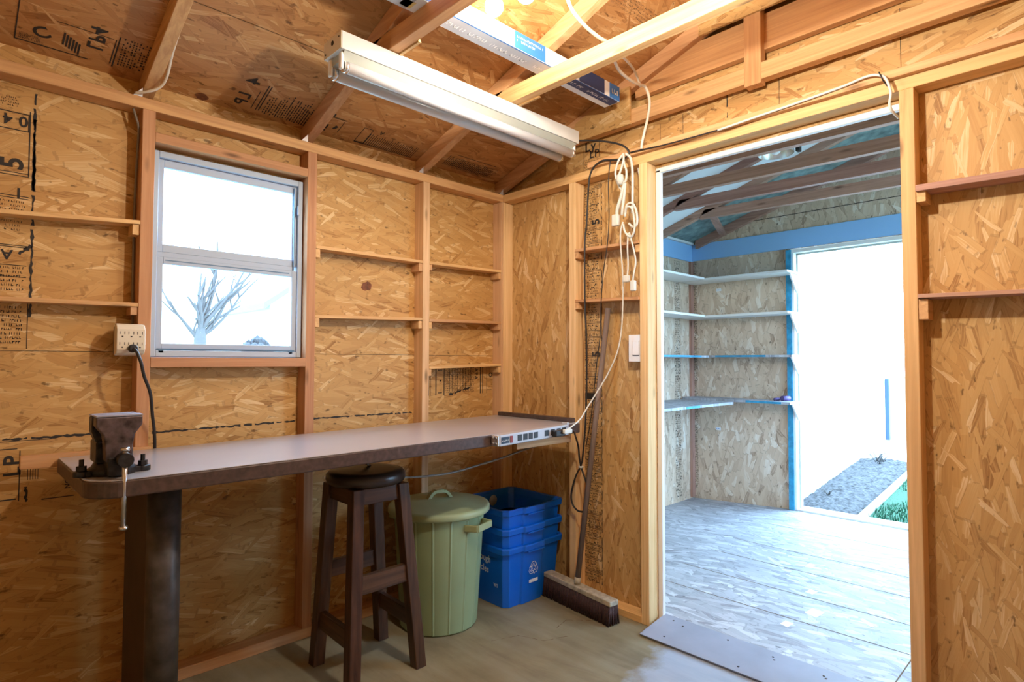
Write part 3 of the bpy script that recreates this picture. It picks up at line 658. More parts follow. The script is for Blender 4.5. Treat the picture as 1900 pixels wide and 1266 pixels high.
obj('plug', box(nb(), -.345, -.285, -.675, -.6500, .780, .806), M['black'], c_, bevel=.005, seg=2)
cord('thin_cord', [(-.03, -.712, 1.960), (-.03, -.700, 1.859), (-.014, -.691, 1.718), (-.014, -.682, 1.601), (-.014, -.661, 1.485), (-.014, -.646, 1.344), (0, -.63, 1.202), (0, -.612, 1.083), (0, -.59, .915), (0, -.572, .80), (-.01, -.556, .70)], .0022, M['black'], 'thin dark cord hanging between the two small shelves', n=6)
cord('plate_cord', [(-.028, -.814, 1.966), (-.028, -.87, 1.963), (-.026, -.974, 1.956), (-.03, -1.116, 1.951), (-.03, -1.203, 1.950)], .0030, M['black'], 'dark cord running along the board above the doorway', n=6)
wrun = cord('white_cord', [(-.026, -1.20, 1.951), (-.026, -1.346, 1.958), (-.028, -1.494, 1.964), (-.028, -1.627, 1.972), (-.035, -1.704, 1.978), (-.04, -1.742, 1.965), (-.04, -1.757, 1.945), (-.036, -1.766, 1.905), (-.03, -1.761, 1.875), (-.02, -1.764, 1.854), (.02, -1.772, 1.842)], .0042, M['wcord'], 'white cord along the doorway header hooked on a bent nail')
obj('bent_nail', tube(nb(), [(-.0, -1.748, 1.944), (-.03, -1.750, 1.942), (-.045, -1.746, 1.952), (-.048, -1.738, 1.975)], .0022, 6), M['vise'], wrun)
# white extension cord bundle
wc = thing('extension_cord', (-.05, -.79, 1.95), 'white extension cord bundle hanging from the top plate left of the doorway', 'extension cord')
b = nb()
tube(b, [(-.045, -.79, 1.962), (-.05, -.766, 1.933), (-.05, -.752, 1.88), (-.05, -.774, 1.82), (-.05, -.80, 1.79)], .0048)
tube(b, [(-.045, -.79, 1.962), (-.055, -.797, 1.93), (-.055, -.785, 1.895), (-.06, -.775, 1.86), (-.06, -.79, 1.835), (-.06, -.812, 1.84), (-.06, -.815, 1.88), (-.055, -.80, 1.915), (-.045, -.79, 1.96)], .0048)
tube(b, [(-.05, -.805, 1.958), (-.05, -.83, 1.93), (-.05, -.838, 1.87), (-.05, -.838, 1.78), (-.05, -.836, 1.70)], .0052)
tube(b, [(-.05, -.80, 1.69), (-.055, -.812, 1.735), (-.055, -.84, 1.738), (-.055, -.860, 1.70), (-.055, -.862, 1.65), (-.05, -.84, 1.64), (-.045, -.815, 1.66)], .0048)
tube(b, [(-.05, -.80, 1.70), (-.058, -.815, 1.725), (-.058, -.835, 1.722), (-.058, -.848, 1.69), (-.055, -.85, 1.63), (-.05, -.828, 1.60), (-.05, -.80, 1.625), (-.048, -.79, 1.66)], .0044)
tube(b, [(-.055, -.80, 1.83), (-.055, -.785, 1.78), (-.055, -.765, 1.73), (-.05, -.758, 1.70)], .0075)
tube(b, [(-.055, -.805, 1.83), (-.055, -.80, 1.78), (-.055, -.79, 1.72), (-.05, -.785, 1.70)], .0060)
part('cord_coil', b, M['wcord'], wc)
part('long_run', tube(nb(), [(-.05, -.79, 1.67), (-.045, -.772, 1.609), (-.02, -.767, 1.425), (-.014, -.757, 1.243), (-.03, -.746, 1.129), (-.05, -.714, 1.037), (-.08, -.677, .955), (-.12, -.65, .882), (-.17, -.655, .84), (-.24, -.668, .815), (-.275, -.668, .803)], .0032), M['wcord'], wc)
part('loose_end', tube(nb(), [(-.05, -.815, 1.62), (-.045, -.808, 1.56), (-.03, -.80, 1.49), (-.03, -.796, 1.44)], .0035), M['wcord'], wc)
part('loose_end', tube(nb(), [(-.05, -.82, 1.62), (-.04, -.832, 1.56), (-.03, -.838, 1.50), (-.035, -.832, 1.45), (-.035, -.827, 1.42)], .0035), M['wcord'], wc)
b = nb(); lathe(b, (-.07, -.79, 1.845), [(0, -.022), (.010, -.020), (.017, 0), (.014, .02), (0, .024)], 16); part('socket_head', b, M['wcord'], wc)
part('socket_head', box(nb(), -.068, -.050, -.775, -.742, 1.655, 1.705), M['wcord'], wc, bevel=.005, seg=2)
part('socket_head', box(nb(), -.045, -.025, -.808, -.784, 1.415, 1.444), M['wcord'], wc, bevel=.004, seg=2)
part('plug', box(nb(), -.045, -.025, -.840, -.818, 1.375, 1.42), M['wcord'], wc, bevel=.005, seg=2)
part('plug', box(nb(), -.31, -.262, -.690, -.676, .7905, .809), M['wcord'], wc, bevel=.004, seg=2)
# grey-white house wiring
cord('wiring_cable', [(-.75, -1.079, 2.20), (-.70, -1.06, 2.186), (-.609, -1.04, 2.180), (-.534, -1.033, 2.178), (-.47, -1.03, 2.175), (-.38, -1.00, 2.14), (-.25, -.955, 2.16), (-.13, -.92, 2.19), (-.06, -.905, 2.21), (-.05, -.917, 2.177), (-.045, -.919, 2.131), (-.04, -.906, 2.079), (-.035, -.887, 2.028), (-.032, -.874, 1.990), (-.032, -.871, 1.965)], .0060, M['wcord2'], 'white wiring cable crossing over the pale tie beam and down above the doorway')
cord('wiring_cable', [(-.42, -1.015, 2.175), (-.33, -.99, 2.20), (-.18, -.93, 2.235), (-.09, -.89, 2.245), (-.055, -.885, 2.215)], .0050, M['wcord2'], 'short second wiring cable beside the one below the pale tie beam')
cord('wiring_cable', [(.03, -.813, 1.913), (.03, -.821, 1.869), (.045, -.832, 1.773), (.05, -.8335, 1.66), (.05, -.8335, 1.38), (.05, -.825, 1.266), (.05, -.811, 1.19)], .0040, M['wcord'], 'white cable running down the doorway stud into the light switch', n=6)
cord('wiring_cable', [(-1.599, -.46, 2.165), (-1.599, -.36, 2.138), (-1.599, -.26, 2.108), (-1.597, -.16, 2.06), (-1.594, -.09, 2.012), (-1.603, -.055, 1.985), (-1.63, -.03, 1.968), (-1.665, .0, 1.961)], .0045, M['wcord2'], 'white wiring cable running down the rafter over the window stud')
cord('wiring_cable', [(-1.665, .02, 1.915), (-1.656, .02, 1.884), (-1.648, .022, 1.851), (-1.6475, .04, 1.743), (-1.6475, .055, 1.60), (-1.6475, .058, 1.419), (-1.6475, .05, 1.275), (-1.650, .03, 1.20)], .0040, M['gcord'], 'grey cable stapled down the side of the stud left of the window', n=6)
cord('bench_cable', [(-1.05, -.25, .730), (-.988, -.28, .715), (-.924, -.30, .676), (-.829, -.30, .637), (-.703, -.30, .622), (-.567, -.31, .622), (-.45, -.33, .640), (-.37, -.38, .665), (-.31, -.45, .70), (-.30, -.52, .725)], .0045, M['gcord'], 'grey cable sagging under the workbench behind the stool')

# ================================================================== OUTLET, SWITCH
ot = thing('outlet_adapter', (-1.665, -.02, 1.10), 'almond six way outlet adapter on the stud beside the window', 'outlet')
part('wall_box', box(nb(), -1.700, -1.6425, .0, .045, 1.102, 1.190), M['gcord'], ot)
b = nb(); prism(b, [(-.001, 1.096), (-.03, 1.104), (-.04, 1.116), (-.04, 1.180), (-.028, 1.196), (-.001, 1.200)], 'x', -1.706, -1.627); part('adapter_body', b, M['almond'], ot, bevel=.003, seg=2)
ik = Ink((-1.6665, -.0405, 1.148), (1, 0, 0), (0, 0, 1), .0003); ik.n = Vector((0, -1, 0))
for r_ in (0, 1):
    for c in (-1, 0, 1):
        u, v = c*.024, .016-.034*r_; ik.rect(u-.008, v, u-.006, v+.009); ik.rect(u+.005, v, u+.007, v+.009); ik.rect(u-.0025, v-.009, u+.0025, v-.005)
o_ = ik.done('socket_slots', None, M['black']); o_.parent = ot; o_.location = -root_world(ot)
oc = cord('appliance_cord', [(-1.664, -.055, 1.119), (-1.660, -.085, 1.108), (-1.650, -.095, 1.075), (-1.638, -.085, 1.03), (-1.617, -.07, .976), (-1.604, -.045, .905), (-1.593, -.024, .85), (-1.588, -.014, .80), (-1.588, -.012, .72)], .0050, M['black'], 'black cord plugged into the outlet and dropping behind the bench')
obj('plug', cyl(nb(), (-1.664, -.041, 1.119), (-1.664, -.064, 1.119), .013, 18), M['black'], oc, bevel=.003)
sw = thing('light_switch', (.025, -.796, 1.137), 'white rocker light switch beside the doorway stud', 'light switch')
part('switch_plate', box(nb(), .026, .032, -.8355, -.762, 1.080, 1.195), M['switchw'], sw, bevel=.002, seg=2); part('rocker', box(nb(), .0215, .0255, -.817, -.783, 1.108, 1.170), M['switchw'], sw, bevel=.0015)
part('switch_box', box(nb(), .0325, D-e, -.830, -.770, 1.09, 1.185), M['gcord'], sw)
part('rocker_gap', box(nb(), .0225, .0252, -.816, -.784, 1.106, 1.1075), M['black'], sw)

# ================================================================== TUBE LIGHT FIXTURE
lt = thing('tube_light', (-.665, -.53, 2.07), 'white two tube shop light hanging under the tie beams', 'light fixture')
LX0, LX1 = -1.238, -.092
b = nb(); box(b, LX0, LX1, -.587, -.472, 2.047, 2.103); part('housing', b, M['whitemetal'], lt, bevel=.0015)
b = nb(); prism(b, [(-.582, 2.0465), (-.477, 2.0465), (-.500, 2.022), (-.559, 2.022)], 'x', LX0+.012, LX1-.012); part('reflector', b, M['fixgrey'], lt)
part('end_plate', box(nb(), LX0-.0022, LX0-.0004, -.586, -.473, 2.048, 2.102), M['almond'], lt)
for y, z in ((-.572, 2.088), (-.485, 2.060), (-.53, 2.082)): part('knockout', cyl(nb(), (LX0-.0024, y, z), (LX0-.0034, y, z), .003 if y != -.53 else .008, 12), M['vise'], lt)
for y in (-.563, -.492):
    tb = part('fluorescent_tube', cyl(nb(), (LX0+.022, y, 2.003), (LX1-.022, y, 2.003), .0185, 28), M['tube'], lt)
    for xa in (LX0+.019, LX1-.031):
        b = nb(); cyl(b, (xa, y, 2.003), (xa+.012, y, 2.003), .0192, 28); bmesh.ops.translate(b, verts=b.verts, vec=-root_world(lt)); obj('metal_end_cap', b, M['alu'], tb)
    for xa in (LX0+.006, LX1-.016): part('lamp_holder', box(nb(), xa, xa+.010, y-.010, y+.010, 1.992, 2.046), M['white'], lt, bevel=.003)
ik = Ink((LX0+.09, -.5805, 2.000), (1, 0, 0), (0, 0, 1), .0006); ik.n = Vector((0, -1, -.3)).normalized()
for r_ in range(4): ik.dashes(-.03, .03, .008-.005*r_, .003)
o_ = ik.done('tube_print', None, M['boxgrey']); o_.parent = lt; o_.location = -root_world(lt)
for x in (-1.05, -.49): part('mounting_hook', tube(nb(), [(x, -.53, 2.1035), (x, -.53, 2.1045)], .004, 8, False), M['steel'], lt)

# bulbs: two seen ones and a lower unseen one added for brightness
for (x, y, z, lab) in ((-.92, -.934, 2.160, 'lit round bulb nearer the tube light, under the roof'), (-.92, -1.070, 2.140, 'second lit round bulb at the top edge above the tube box'), (-.95, -1.56, 1.99, 'unseen lit round bulb added under the roof to brighten the room')):
    bt = thing('light_bulb', (x, y, z), lab, 'light bulb')
    b = nb(); bmesh.ops.create_uvsphere(b, u_segments=24, v_segments=16, radius=.0285)
    for f in b.faces: f.smooth = True
    obj('glass_bulb', b, M['bulbadd' if z < 2.1 else 'bulb'], bt)
    b = nb(); lathe(b, (0, 0, 0), [(.0, .028), (.015, .028), (.014, .045), (.018, .046), (.022, .060), (0, .060)], 20); obj('lamp_socket', b, M['white'], bt)
    b = nb(); cyl(b, (0, 0, .0605), (0, 0, roofz(y)-z-.002), .006, 10); obj('hanging_stem', b, M['white'], bt)

# ================================================================== TUBE BOX on the ties
tb = thing('lamp_carton', (-.70, -.755, 2.17), 'long blue and white lamp carton lying across the tie beams', 'carton')
zc = 2.1690; y0, y1 = -.800, -.722
part('carton', box(nb(), -1.34, -.085, y0, y1, zc, zc+.062), M['boxwhite'], tb, bevel=.001)
def panel(name, x0, x1, side, a, c, mat):
    if side == 'b': bb = box(nb(), x0, x1, a, c, zc-.0008, zc-.0002)
    else: bb = box(nb(), x0, x1, y0-.0008, y0-.0002, zc+a, zc+c)
    part(name, bb, mat, tb)
panel('printed_panel', -1.33, -1.10, 'b', y0, y1, M['boxgrey']); panel('printed_panel', -.985, -.50, 'b', y0+.006, y1-.004, M['boxgrey']); panel('printed_panel', -.47, -.09, 'b', y0+.004, y1-.03, M['boxnavy'])
panel('printed_panel', -.985, -.10, 'b', y0, y0+.006, M['boxblue']); panel('printed_panel', -.70, -.545, 's', .001, .061, M['boxblue']); panel('printed_panel', -.35, -.19, 's', .001, .061, M['boxnavy']); panel('printed_panel', -.155, -.087, 's', .001, .061, M['boxblue'])
panel('printed_panel', -1.25, -1.09, 's', .001, .061, M['boxblue']); panel('printed_panel', -1.085, -1.04, 's', .001, .061, M['boxnavy']); panel('sticker', -1.13, -1.09, 'b', y0+.03, y1-.012, M['yellow'])
def plink(O, U, V_, a, c, v, h, g, root):
    k = Ink(O, U, V_, 0); k.dashes(a, c, v, h, gap=g); o = k.done('lettering', None, M['boxwhite']); o.parent = root; o.location = -root_world(root)
for a, c, v, h in ((-.69, -.555, .040, .008), (-.69, -.60, .026, .008), (-.14, -.095, .02, .02)): plink((0, y0-.0012, zc), (1, 0, 0), (0, 0, 1), a, c, v, h, .5, tb)
for a, c, v, h in ((-.97, -.52, -.765, .016), (-.46, -.12, -.78, .014), (-1.31, -1.12, -.77, .01), (-1.31, -1.12, -.79, .01)): plink((0, 0, zc-.0012), (1, 0, 0), (0, 1, 0), a, c, v, h, .3, tb)

# ================================================================== STOOL
SX, SY, ST = -1.000, -.350, .694
st = thing('stool', (SX, SY, 0), 'dark wooden round seat bar stool in front of the green bin', 'stool')
b = nb(); lathe(b, (SX, SY, 0), [(0, ST-.045), (.122, ST-.045), (.134, ST-.038), (.139, ST-.024), (.137, ST-.010), (.128, ST-.001), (.10, ST), (0, ST-.002)], 56); part('seat', b, M['seat'], st)
feet = {(-1, 1): (-1.112, -.214), (1, 1): (-.842, -.205), (1, -1): (-.858, -.478), (-1, -1): (-1.126, -.490)}
tops = {k: (SX+k[0]*.088, SY+k[1]*.088) for k in feet}
def at(k, z):
    f = feet[k]; tp = tops[k]; q = z/(ST-.046); return Vector((f[0]+(tp[0]-f[0])*q, f[1]+(tp[1]-f[1])*q, z))
for k in feet:
    b = nb(); s = .021; hexa(b, [at(k, 0)+Vector((a*s, c*s, 0)) for a, c in ((-1, -1), (1, -1), (1, 1), (-1, 1))], [at(k, ST-.0455)+Vector((a*s, c*s, 0)) for a, c in ((-1, -1), (1, -1), (1, 1), (-1, 1))])
    part('leg', b, M['drkz'], st, bevel=.002)
def rail(k1, k2, z0, z1, nm='stretcher'):
    b = nb(); p = [at(k1, z0), at(k2, z0), at(k2, z1), at(k1, z1)]; d = (p[1]-p[0]).normalized(); nrm = d.cross(Vector((0, 0, 1)))*.011
    p = [p[0]+d*.019, p[1]-d*.019, p[2]-d*.019, p[3]+d*.019]; hexa(b, [q-nrm for q in p], [q+nrm for q in p]); part(nm, b, M['drkx'] if k1[1] == k2[1] else M['drky'], st, bevel=.002)
rail((-1, -1), (1, -1), .305, .365); rail((-1, 1), (1, 1), .305, .365); rail((-1, -1), (-1, 1), .135, .195); rail((1, -1), (1, 1), .135, .195)
for a, c in (((-1, -1), (1, -1)), ((-1, 1), (1, 1)), ((-1, -1), (-1, 1)), ((1, -1), (1, 1))): rail(a, c, ST-.10, ST-.046, 'apron')

# ================================================================== GREEN BIN
GX, GY, GH = -.584, -.232, .462
gb = thing('waste_bin', (GX, GY, 0), 'sage green plastic bin with lid under the workbench', 'bin')
n = 192; b = nb()
def binprof(r, z, k):
    return r*(1+(.013 if k % 12 == 0 else 0))
prof = [(.150, 0), (.158, .008), (.184, .43), (.185, .448), (.194, .45), (.195, .475)]
rings = [[b.verts.new((GX+binprof(r, z, k)*math.cos(2*PI*k/n), GY+binprof(r, z, k)*math.sin(2*PI*k/n), z)) for k in range(n)] for r, z in prof]
inner = [[b.verts.new((GX+r*math.cos(2*PI*k/n), GY+r*math.sin(2*PI*k/n), z)) for k in range(n)] for r, z in ((.188, .475), (.180, .43), (.152, .012))]
rings += inner
for A, B in zip(rings, rings[1:]):
    for k in range(n): b.faces.new([A[k], A[(k+1) % n], B[(k+1) % n], B[k]])
b.faces.new(rings[0][::-1]); b.faces.new(rings[-1]); part('bin_body', b, M['bin'], gb)
b = nb(); lathe(b, (GX, GY, 0), [(.197, .458), (.208, .459), (.212, .463), (.212, .478), (.207, .486), (.196, .488), (.184, .4885), (.12, .503), (.06, .508), (0, .509)], 72)
lathe(b, (GX, GY, 0), [(.197, .458), (.197, .476), (.17, .488), (0, .498)], 72); ld = part('lid', b, M['binlid'], gb)
b = nb(); dx, dy = .96, -.28
pts = [(GX+dx*s, GY+dy*s, z) for s, z in ((-.05, .505), (-.034, .528), (-.018, .536), (.018, .536), (.034, .528), (.05, .505))]
for p, q in zip(pts, pts[1:]): beam(b, p, q, .030, .012)
bmesh.ops.translate(b, verts=b.verts, vec=-root_world(gb)); obj('lid_grip', b, M['binlid'], ld)
for ang in (-74, 106):
    a = math.radians(ang); d = Vector((math.cos(a), math.sin(a), 0)); s = Vector((-d.y, d.x, 0)); c = Vector((GX, GY, .420))
    b = nb()
    P = [c+d*.172+s*.062, c+d*.226+s*.050, c+d*.226-s*.050, c+d*.172-s*.062]
    for p, q in zip(P, P[1:]): beam(b, p, q, .010, .026)
    part('side_handle', b, M['binlid'], gb, bevel=.002)

# ================================================================== BLUE RECYCLING BOXES (nested)
BX0, BX1, BY0, BY1 = -.312, .022, -.352, -.04
def bbox(rt, zoff, h, nested):
    def ringpts(s, z, ins=0):
        x0, x1, y0, y1 = BX0+.0-s+ins, BX1+s-ins, BY0-s+ins, BY1+s-ins; c = .022
        m1, m2 = BX0+.085, BX0+.215; p = .010
        return [(x0, y0+c, z), (x0+c, y0, z), (m1-.004, y0, z), (m1+.004, y0-p, z), (m2-.004, y0-p, z), (m2+.004, y0, z), (x1-c, y0, z), (x1, y0+c, z), (x1, y1-c, z), (x1-c, y1, z), (x0+c, y1, z), (x0, y1-c, z)]
    lv = [(0, zoff, 0), (.012, zoff+h*.80, 0), (.016, zoff+h-.030, 0), (.026, zoff+h-.028, 0), (.028, zoff+h-.004, 0), (.024, zoff+h, 0), (.014, zoff+h-.002, 0), (.008, zoff+h-.03, .0), (-.004, zoff+.010, .0)]
    if nested: lv = [(.0095, zoff+h-.1, 0), (.0135, zoff+h-.06, 0)]+lv[2:-1]+[(.002, zoff+h-.1, 0)]
    b = nb(); rings = [[b.verts.new(p) for p in ringpts(*v)] for v in lv]
    for A, B in zip(rings, rings[1:]):
        for k in range(12): b.faces.new([A[k], A[(k+1) % 12], B[(k+1) % 12], B[k]])
    b.faces.new(rings[0][::-1]); b.faces.new(rings[-1])
    part('box_shell', b, M['blue'], rt, bevel=.002)
    part('grip_ledge', box(nb(), BX0+.10, BX0+.205, BY0-.042, BY0-.028, zoff+h-.034, zoff+h-.028), M['blue'], rt, bevel=.001)
labs = ['lowest blue recycling box with the white recycling symbol', 'middle blue recycling box of the nested stack', 'topmost blue recycling box of the stack, open and empty']
for i, (zo, h, ne) in enumerate(((0, .266, False), (.083, .266, True), (.166, .266, True))):
    rt = thing('recycling_box', (-.14, -.2, zo), labs[i], 'recycling box')
    bbox(rt, zo, h, ne)
    if i == 0:
        # recycling symbol: three chasing arrows, and white lettering
        ik = Ink((BX0+.152, BY0-.0205, .150), (1, 0, 0), (0, 0, 1), .0); ik.n = Vector((0, -1, 0)); ik.U = Vector((1, 0, 0)); ik.V = Vector((0, -.045, 1)).normalized(); ik.off = .0012
        for q in range(3):
            a0 = PI/2+q*2*PI/3; ca, sa = math.cos(a0), math.sin(a0)
            f = lambda u, v: (u*sa+v*ca, -u*ca+v*sa)
            rr1 = .029; w_ = .0022
            def seg(p, q2):
                L = math.hypot(q2[0]-p[0], q2[1]-p[1]); nx, ny = -(q2[1]-p[1])/L*w_/2, (q2[0]-p[0])/L*w_/2
                ik.poly([(p[0]+nx, p[1]+ny), (q2[0]+nx, q2[1]+ny), (q2[0]-nx, q2[1]-ny), (p[0]-nx, p[1]-ny)])
            out_ = [(-.020, .008), (-.012, .024), (-.006, .029), (.008, .029), (.015, .017), (.020, .019), (.013, .004), (-.001, .008), (.006, .011), (.001, .021), (-.003, .019), (-.010, .005), (-.020, .008)]
            pp = [f(u, v) for u, v in out_]
            for p, q2 in zip(pp, pp[1:]): seg(p, q2)
        ik.rect(-.026, -.063, .030, -.048)
        o_ = ik.done('recycling_symbol', None, M['boxwhite']); o_.parent = rt; o_.location = -root_world(rt); o_['label'] = 'white recycling symbol'
        for tx, u, v, h, an in (('ough', -.105, .03, .042, -.10), ('cles', -.105, -.018, .042, -.10), ('WS', -.02, -.075, .022, 0)):
            ik = Ink((BX0-.0095, BY0+.05, .16), (0, -1, 0), (-.045, 0, 1), .0012); ik.n = Vector((-1, 0, 0)); ik.text(tx, u, v, h, an, .75)
            o_ = ik.done('lettering', None, M['boxwhite']); o_.parent = rt; o_.location = -root_world(rt)
    if i == 2:
        k = nb(); n_ = 24; lathe(k, (0, 0, 0), [(0, .0), (.026, 0), (.026, .0012), (0, .0012)], n_); bmesh.ops.rotate(k, verts=k.verts, matrix=Matrix.Rotation(PI/2, 3, 'X')); bmesh.ops.translate(k, verts=k.verts, vec=(-.10, BY1+.004, .385)); part('round_sticker', k, M['boxgrey'], rt)

# ================================================================== BROOM
br = thing('push_broom', (-.06, -.57, 0), 'push broom with grey pole leaning on the partition wall', 'broom')
b0, b1 = Vector((-.052, -.362, .098)), Vector((-.098, -.772, .090))
part('broom_block', beam(nb(), b0, b1, .052, .022), M['broomblock'], br, bevel=.004, seg=2)
b = nb(); dd = (b1-b0).normalized(); ss = Vector((-dd.y, dd.x, 0)).normalized()
L = (b1-b0).length; nI, nJ = 44, 6
for i in range(nI):
    for j in range(nJ):
        p = b0+dd*(L*(i+.5)/nI)+ss*((j+.5)/nJ-.5)*.048; p.z = b0.z+(b1.z-b0.z)*i/nI-.012
        q = p+ss*(((j+.5)/nJ-.5)*.020+random.uniform(-.003, .003))+dd*random.uniform(-.003, .003); q.z = .001+random.uniform(0, .004)
        tube(b, [p, q], [.0052, .0044], 5, False)
part('bristles', b, M['bristle'], br)
bot = Vector((-.074, -.556, .105)); top = Vector((.030, -.652, 1.318))
part('broom_pole', tube(nb(), [bot, top], .0120, 16, False), M['broompole'], br)
part('pole_ferrule', tube(nb(), [bot+Vector((0, 0, -.004)), bot+(top-bot).normalized()*.03], .0145, 16, False), M['broomblock'], br)

# ================================================================== RAMP at the doorway
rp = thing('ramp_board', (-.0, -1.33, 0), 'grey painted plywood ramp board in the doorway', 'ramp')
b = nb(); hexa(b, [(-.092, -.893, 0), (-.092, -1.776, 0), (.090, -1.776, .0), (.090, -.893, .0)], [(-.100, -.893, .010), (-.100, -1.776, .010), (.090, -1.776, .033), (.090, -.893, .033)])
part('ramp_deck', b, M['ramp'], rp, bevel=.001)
b = nb()
for x, y in ((.06, -.95), (.045, -1.0), (-.06, -.98), (.06, -1.18), (-.07, -1.28), (.055, -1.35), (.04, -1.36), (.05, -1.52), (.04, -1.53), (-.06, -1.55), (.055, -1.7)):
    zt = .010+(x+.10)/.19*.023; part('screw_head', lathe(nb(), (x, y, zt), [(0, .0008), (.0042, .0008), (.0042, -.001), (0, -.001)], 10), M['black'], rp)
b.free()

# ================================================================== FAR ROOM
XF, YL, YR = 2.28, .18, -2.80
FZ0 = 2.095
def ffz(y): return .03 if y < -.6 else .03-.044*(y+.6)/.78
b = nb(); hexa(b, [(.091, -2.8, -.1), (XF+.1, -2.8, -.1), (XF+.1, -.6, -.1), (.091, -.6, -.1)], [(.091, -2.8, .03), (XF+.1, -2.8, .03), (XF+.1, -.6, .03), (.091, -.6, .03)])
hexa(b, [(.091, -.6, -.1), (XF+.1, -.6, -.1), (XF+.1, YL, -.1), (.091, YL, -.1)], [(.091, -.6, .03), (XF+.1, -.6, .03), (XF+.1, YL, -.014), (.091, YL, -.014)])
bmesh.ops.remove_doubles(b, verts=b.verts, dist=1e-5)
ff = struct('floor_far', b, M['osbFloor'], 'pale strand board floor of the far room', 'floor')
ik = Ink((0, 0, .03), (1, 0, 0), (0, 1, 0), .0006)
for x in (.42, .70, 1.02, 1.31, 1.78): ik.rect(x, -2.7, x+.0045, -.62)
ik.rect(.10, -1.70, .42, -1.696)
ik.done('floor_joints', ff, M['inkfade'])
ik = Ink((0, 0, .03), (1, 0, 0), (0, 1, 0), .0005)
for x, y, s in ((.55, -1.32, .045), (.78, -1.23, .03), (.36, -1.28, .03), (1.15, -1.1, .028)): ik.poly([(x-s, y-s*.5), (x+s*.7, y-s*.7), (x+s, y+s*.5), (x-s*.6, y+s*.6)])
ik.done('pale_flakes', ff, M['foam'])
# walls
b = nb(); box(b, XF, XF+.012, -.600, YL+.012, -.1, 1.905); box(b, XF, XF+.012, YR, -1.52, -.1, 1.905); box(b, XF, XF+.012, -1.52, -.600, 1.893, 1.905)
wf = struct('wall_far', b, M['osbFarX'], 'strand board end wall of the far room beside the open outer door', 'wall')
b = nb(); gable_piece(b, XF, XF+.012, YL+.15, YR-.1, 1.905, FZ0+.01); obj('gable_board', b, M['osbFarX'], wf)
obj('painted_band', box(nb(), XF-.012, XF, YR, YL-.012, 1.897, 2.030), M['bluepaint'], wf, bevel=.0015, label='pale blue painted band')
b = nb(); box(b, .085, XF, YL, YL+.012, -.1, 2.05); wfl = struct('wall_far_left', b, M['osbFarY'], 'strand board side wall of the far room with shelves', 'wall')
obj('painted_band', box(nb(), .085, XF, YL-.012, YL, 1.892, 2.026), M['bluepaint'], wfl, bevel=.0015, label='pale blue painted band')
obj('blocking', box(nb(), 1.78, 2.27, YL-.03, YL, 2.028, 2.085), M['foam'], wfl)
b = nb()
for q in ((.085, .30, -.1, 2.1), (2.10, XF, -.1, 2.1), (.30, 2.10, -.1, .75), (.30, 2.10, 1.95, 2.1)): box(b, q[0], q[1], YR-.012, YR, q[2], q[3])
struct('wall_far_right', b, M['osbFarY'], 'strand board side wall of the far room, right side', 'wall')
w2 = obj('added_window', nb(), M['vinyl']); tag(w2, 'unseen window added in the right side wall of the far room for daylight', 'window', kind='structure')  # unseen opening added to let more daylight into the far room
b = nb(); ring(b, .30, 2.10, .75, 1.95, .03, .03, YR-.03, YR+.01); obj('window_frame', b, M['vinyl'], w2); obj('pane', box(nb(), .33, 2.07, YR-.015, YR-.011, .78, 1.92), M['glass'], w2)
ik = Ink((XF, 0, 0), (0, -1, 0), (0, 0, 1), -.0008); ik.n = Vector((1, 0, 0))
ik.rect(-.15, 2.143, 2.7, 2.148); ik.rect(.69, 2.035, .693, 2.143)
z = 1.88
while z > .06: ik.dashes(-.160, -.132, z, .010, gap=.2); z -= .0145
ik.done('printed_stamp', wf)
ik = Ink((0, YL, 0), (1, 0, 0), (0, 0, 1), -.0008); ik.n = Vector((0, 1, 0)); z = 1.88
while z > .03: h = random.choice((.008, .012, .018)); ik.dashes(2.015, 2.10, z-h, h, gap=.2); z -= h+.006
ik.done('printed_stamp', wfl)
obj('corner_stud', box(nb(), 2.235, 2.2795, YL-.02, YL, 0, 1.89), M['gryz'], wfl)
for z, y in ((1.645, -.045), (.555, -.03)):
    k = Ink((XF-.0, y, z), (0, -1, 0), (0, 0, 1), -.001); k.n = Vector((1, 0, 0)); k.rect(-.012, -.010, .030, .012); lb_ = k.done('paper_label', wf, M['boxwhite']); k = Ink((XF-.0006, y, z), (0, -1, 0), (0, 0, 1), -.001); k.n = Vector((1, 0, 0)); k.dashes(-.008, .026, -.004, .009); k.done('label_print', lb_, M['boxblue'])
# outer door frame
b = nb(); y0, y1 = -.6005, -1.5195
box(b, XF-.02, XF+.10, y0-.030, y0, .031, 1.862); box(b, XF-.02, XF+.10, y1, y1+.030, .031, 1.862); box(b, XF-.02, XF+.10, y1, y0, 1.862, 1.888)
dr = struct('door_2', b, M['white'], 'white frame of the open outer door in the far room', 'door', bevel=.002)
obj('blue_jamb', box(nb(), XF-.030, XF-.0205, y0-.014, y0+.022, .031, 1.885), M['cobalt'], dr, label='bright blue strip on the jamb')
obj('threshold', box(nb(), XF-.02, XF+.11, y1+.03, y0-.03, .0305, .042), M['white'], dr)
b = nb(); box(b, XF+.03, XF+.045, y0-.040, y0-.030, .04, 1.86); box(b, XF+.03, XF+.045, y1+.03, y0-.03, 1.850, 1.862); obj('door_stop', b, M['fixgrey'], dr)
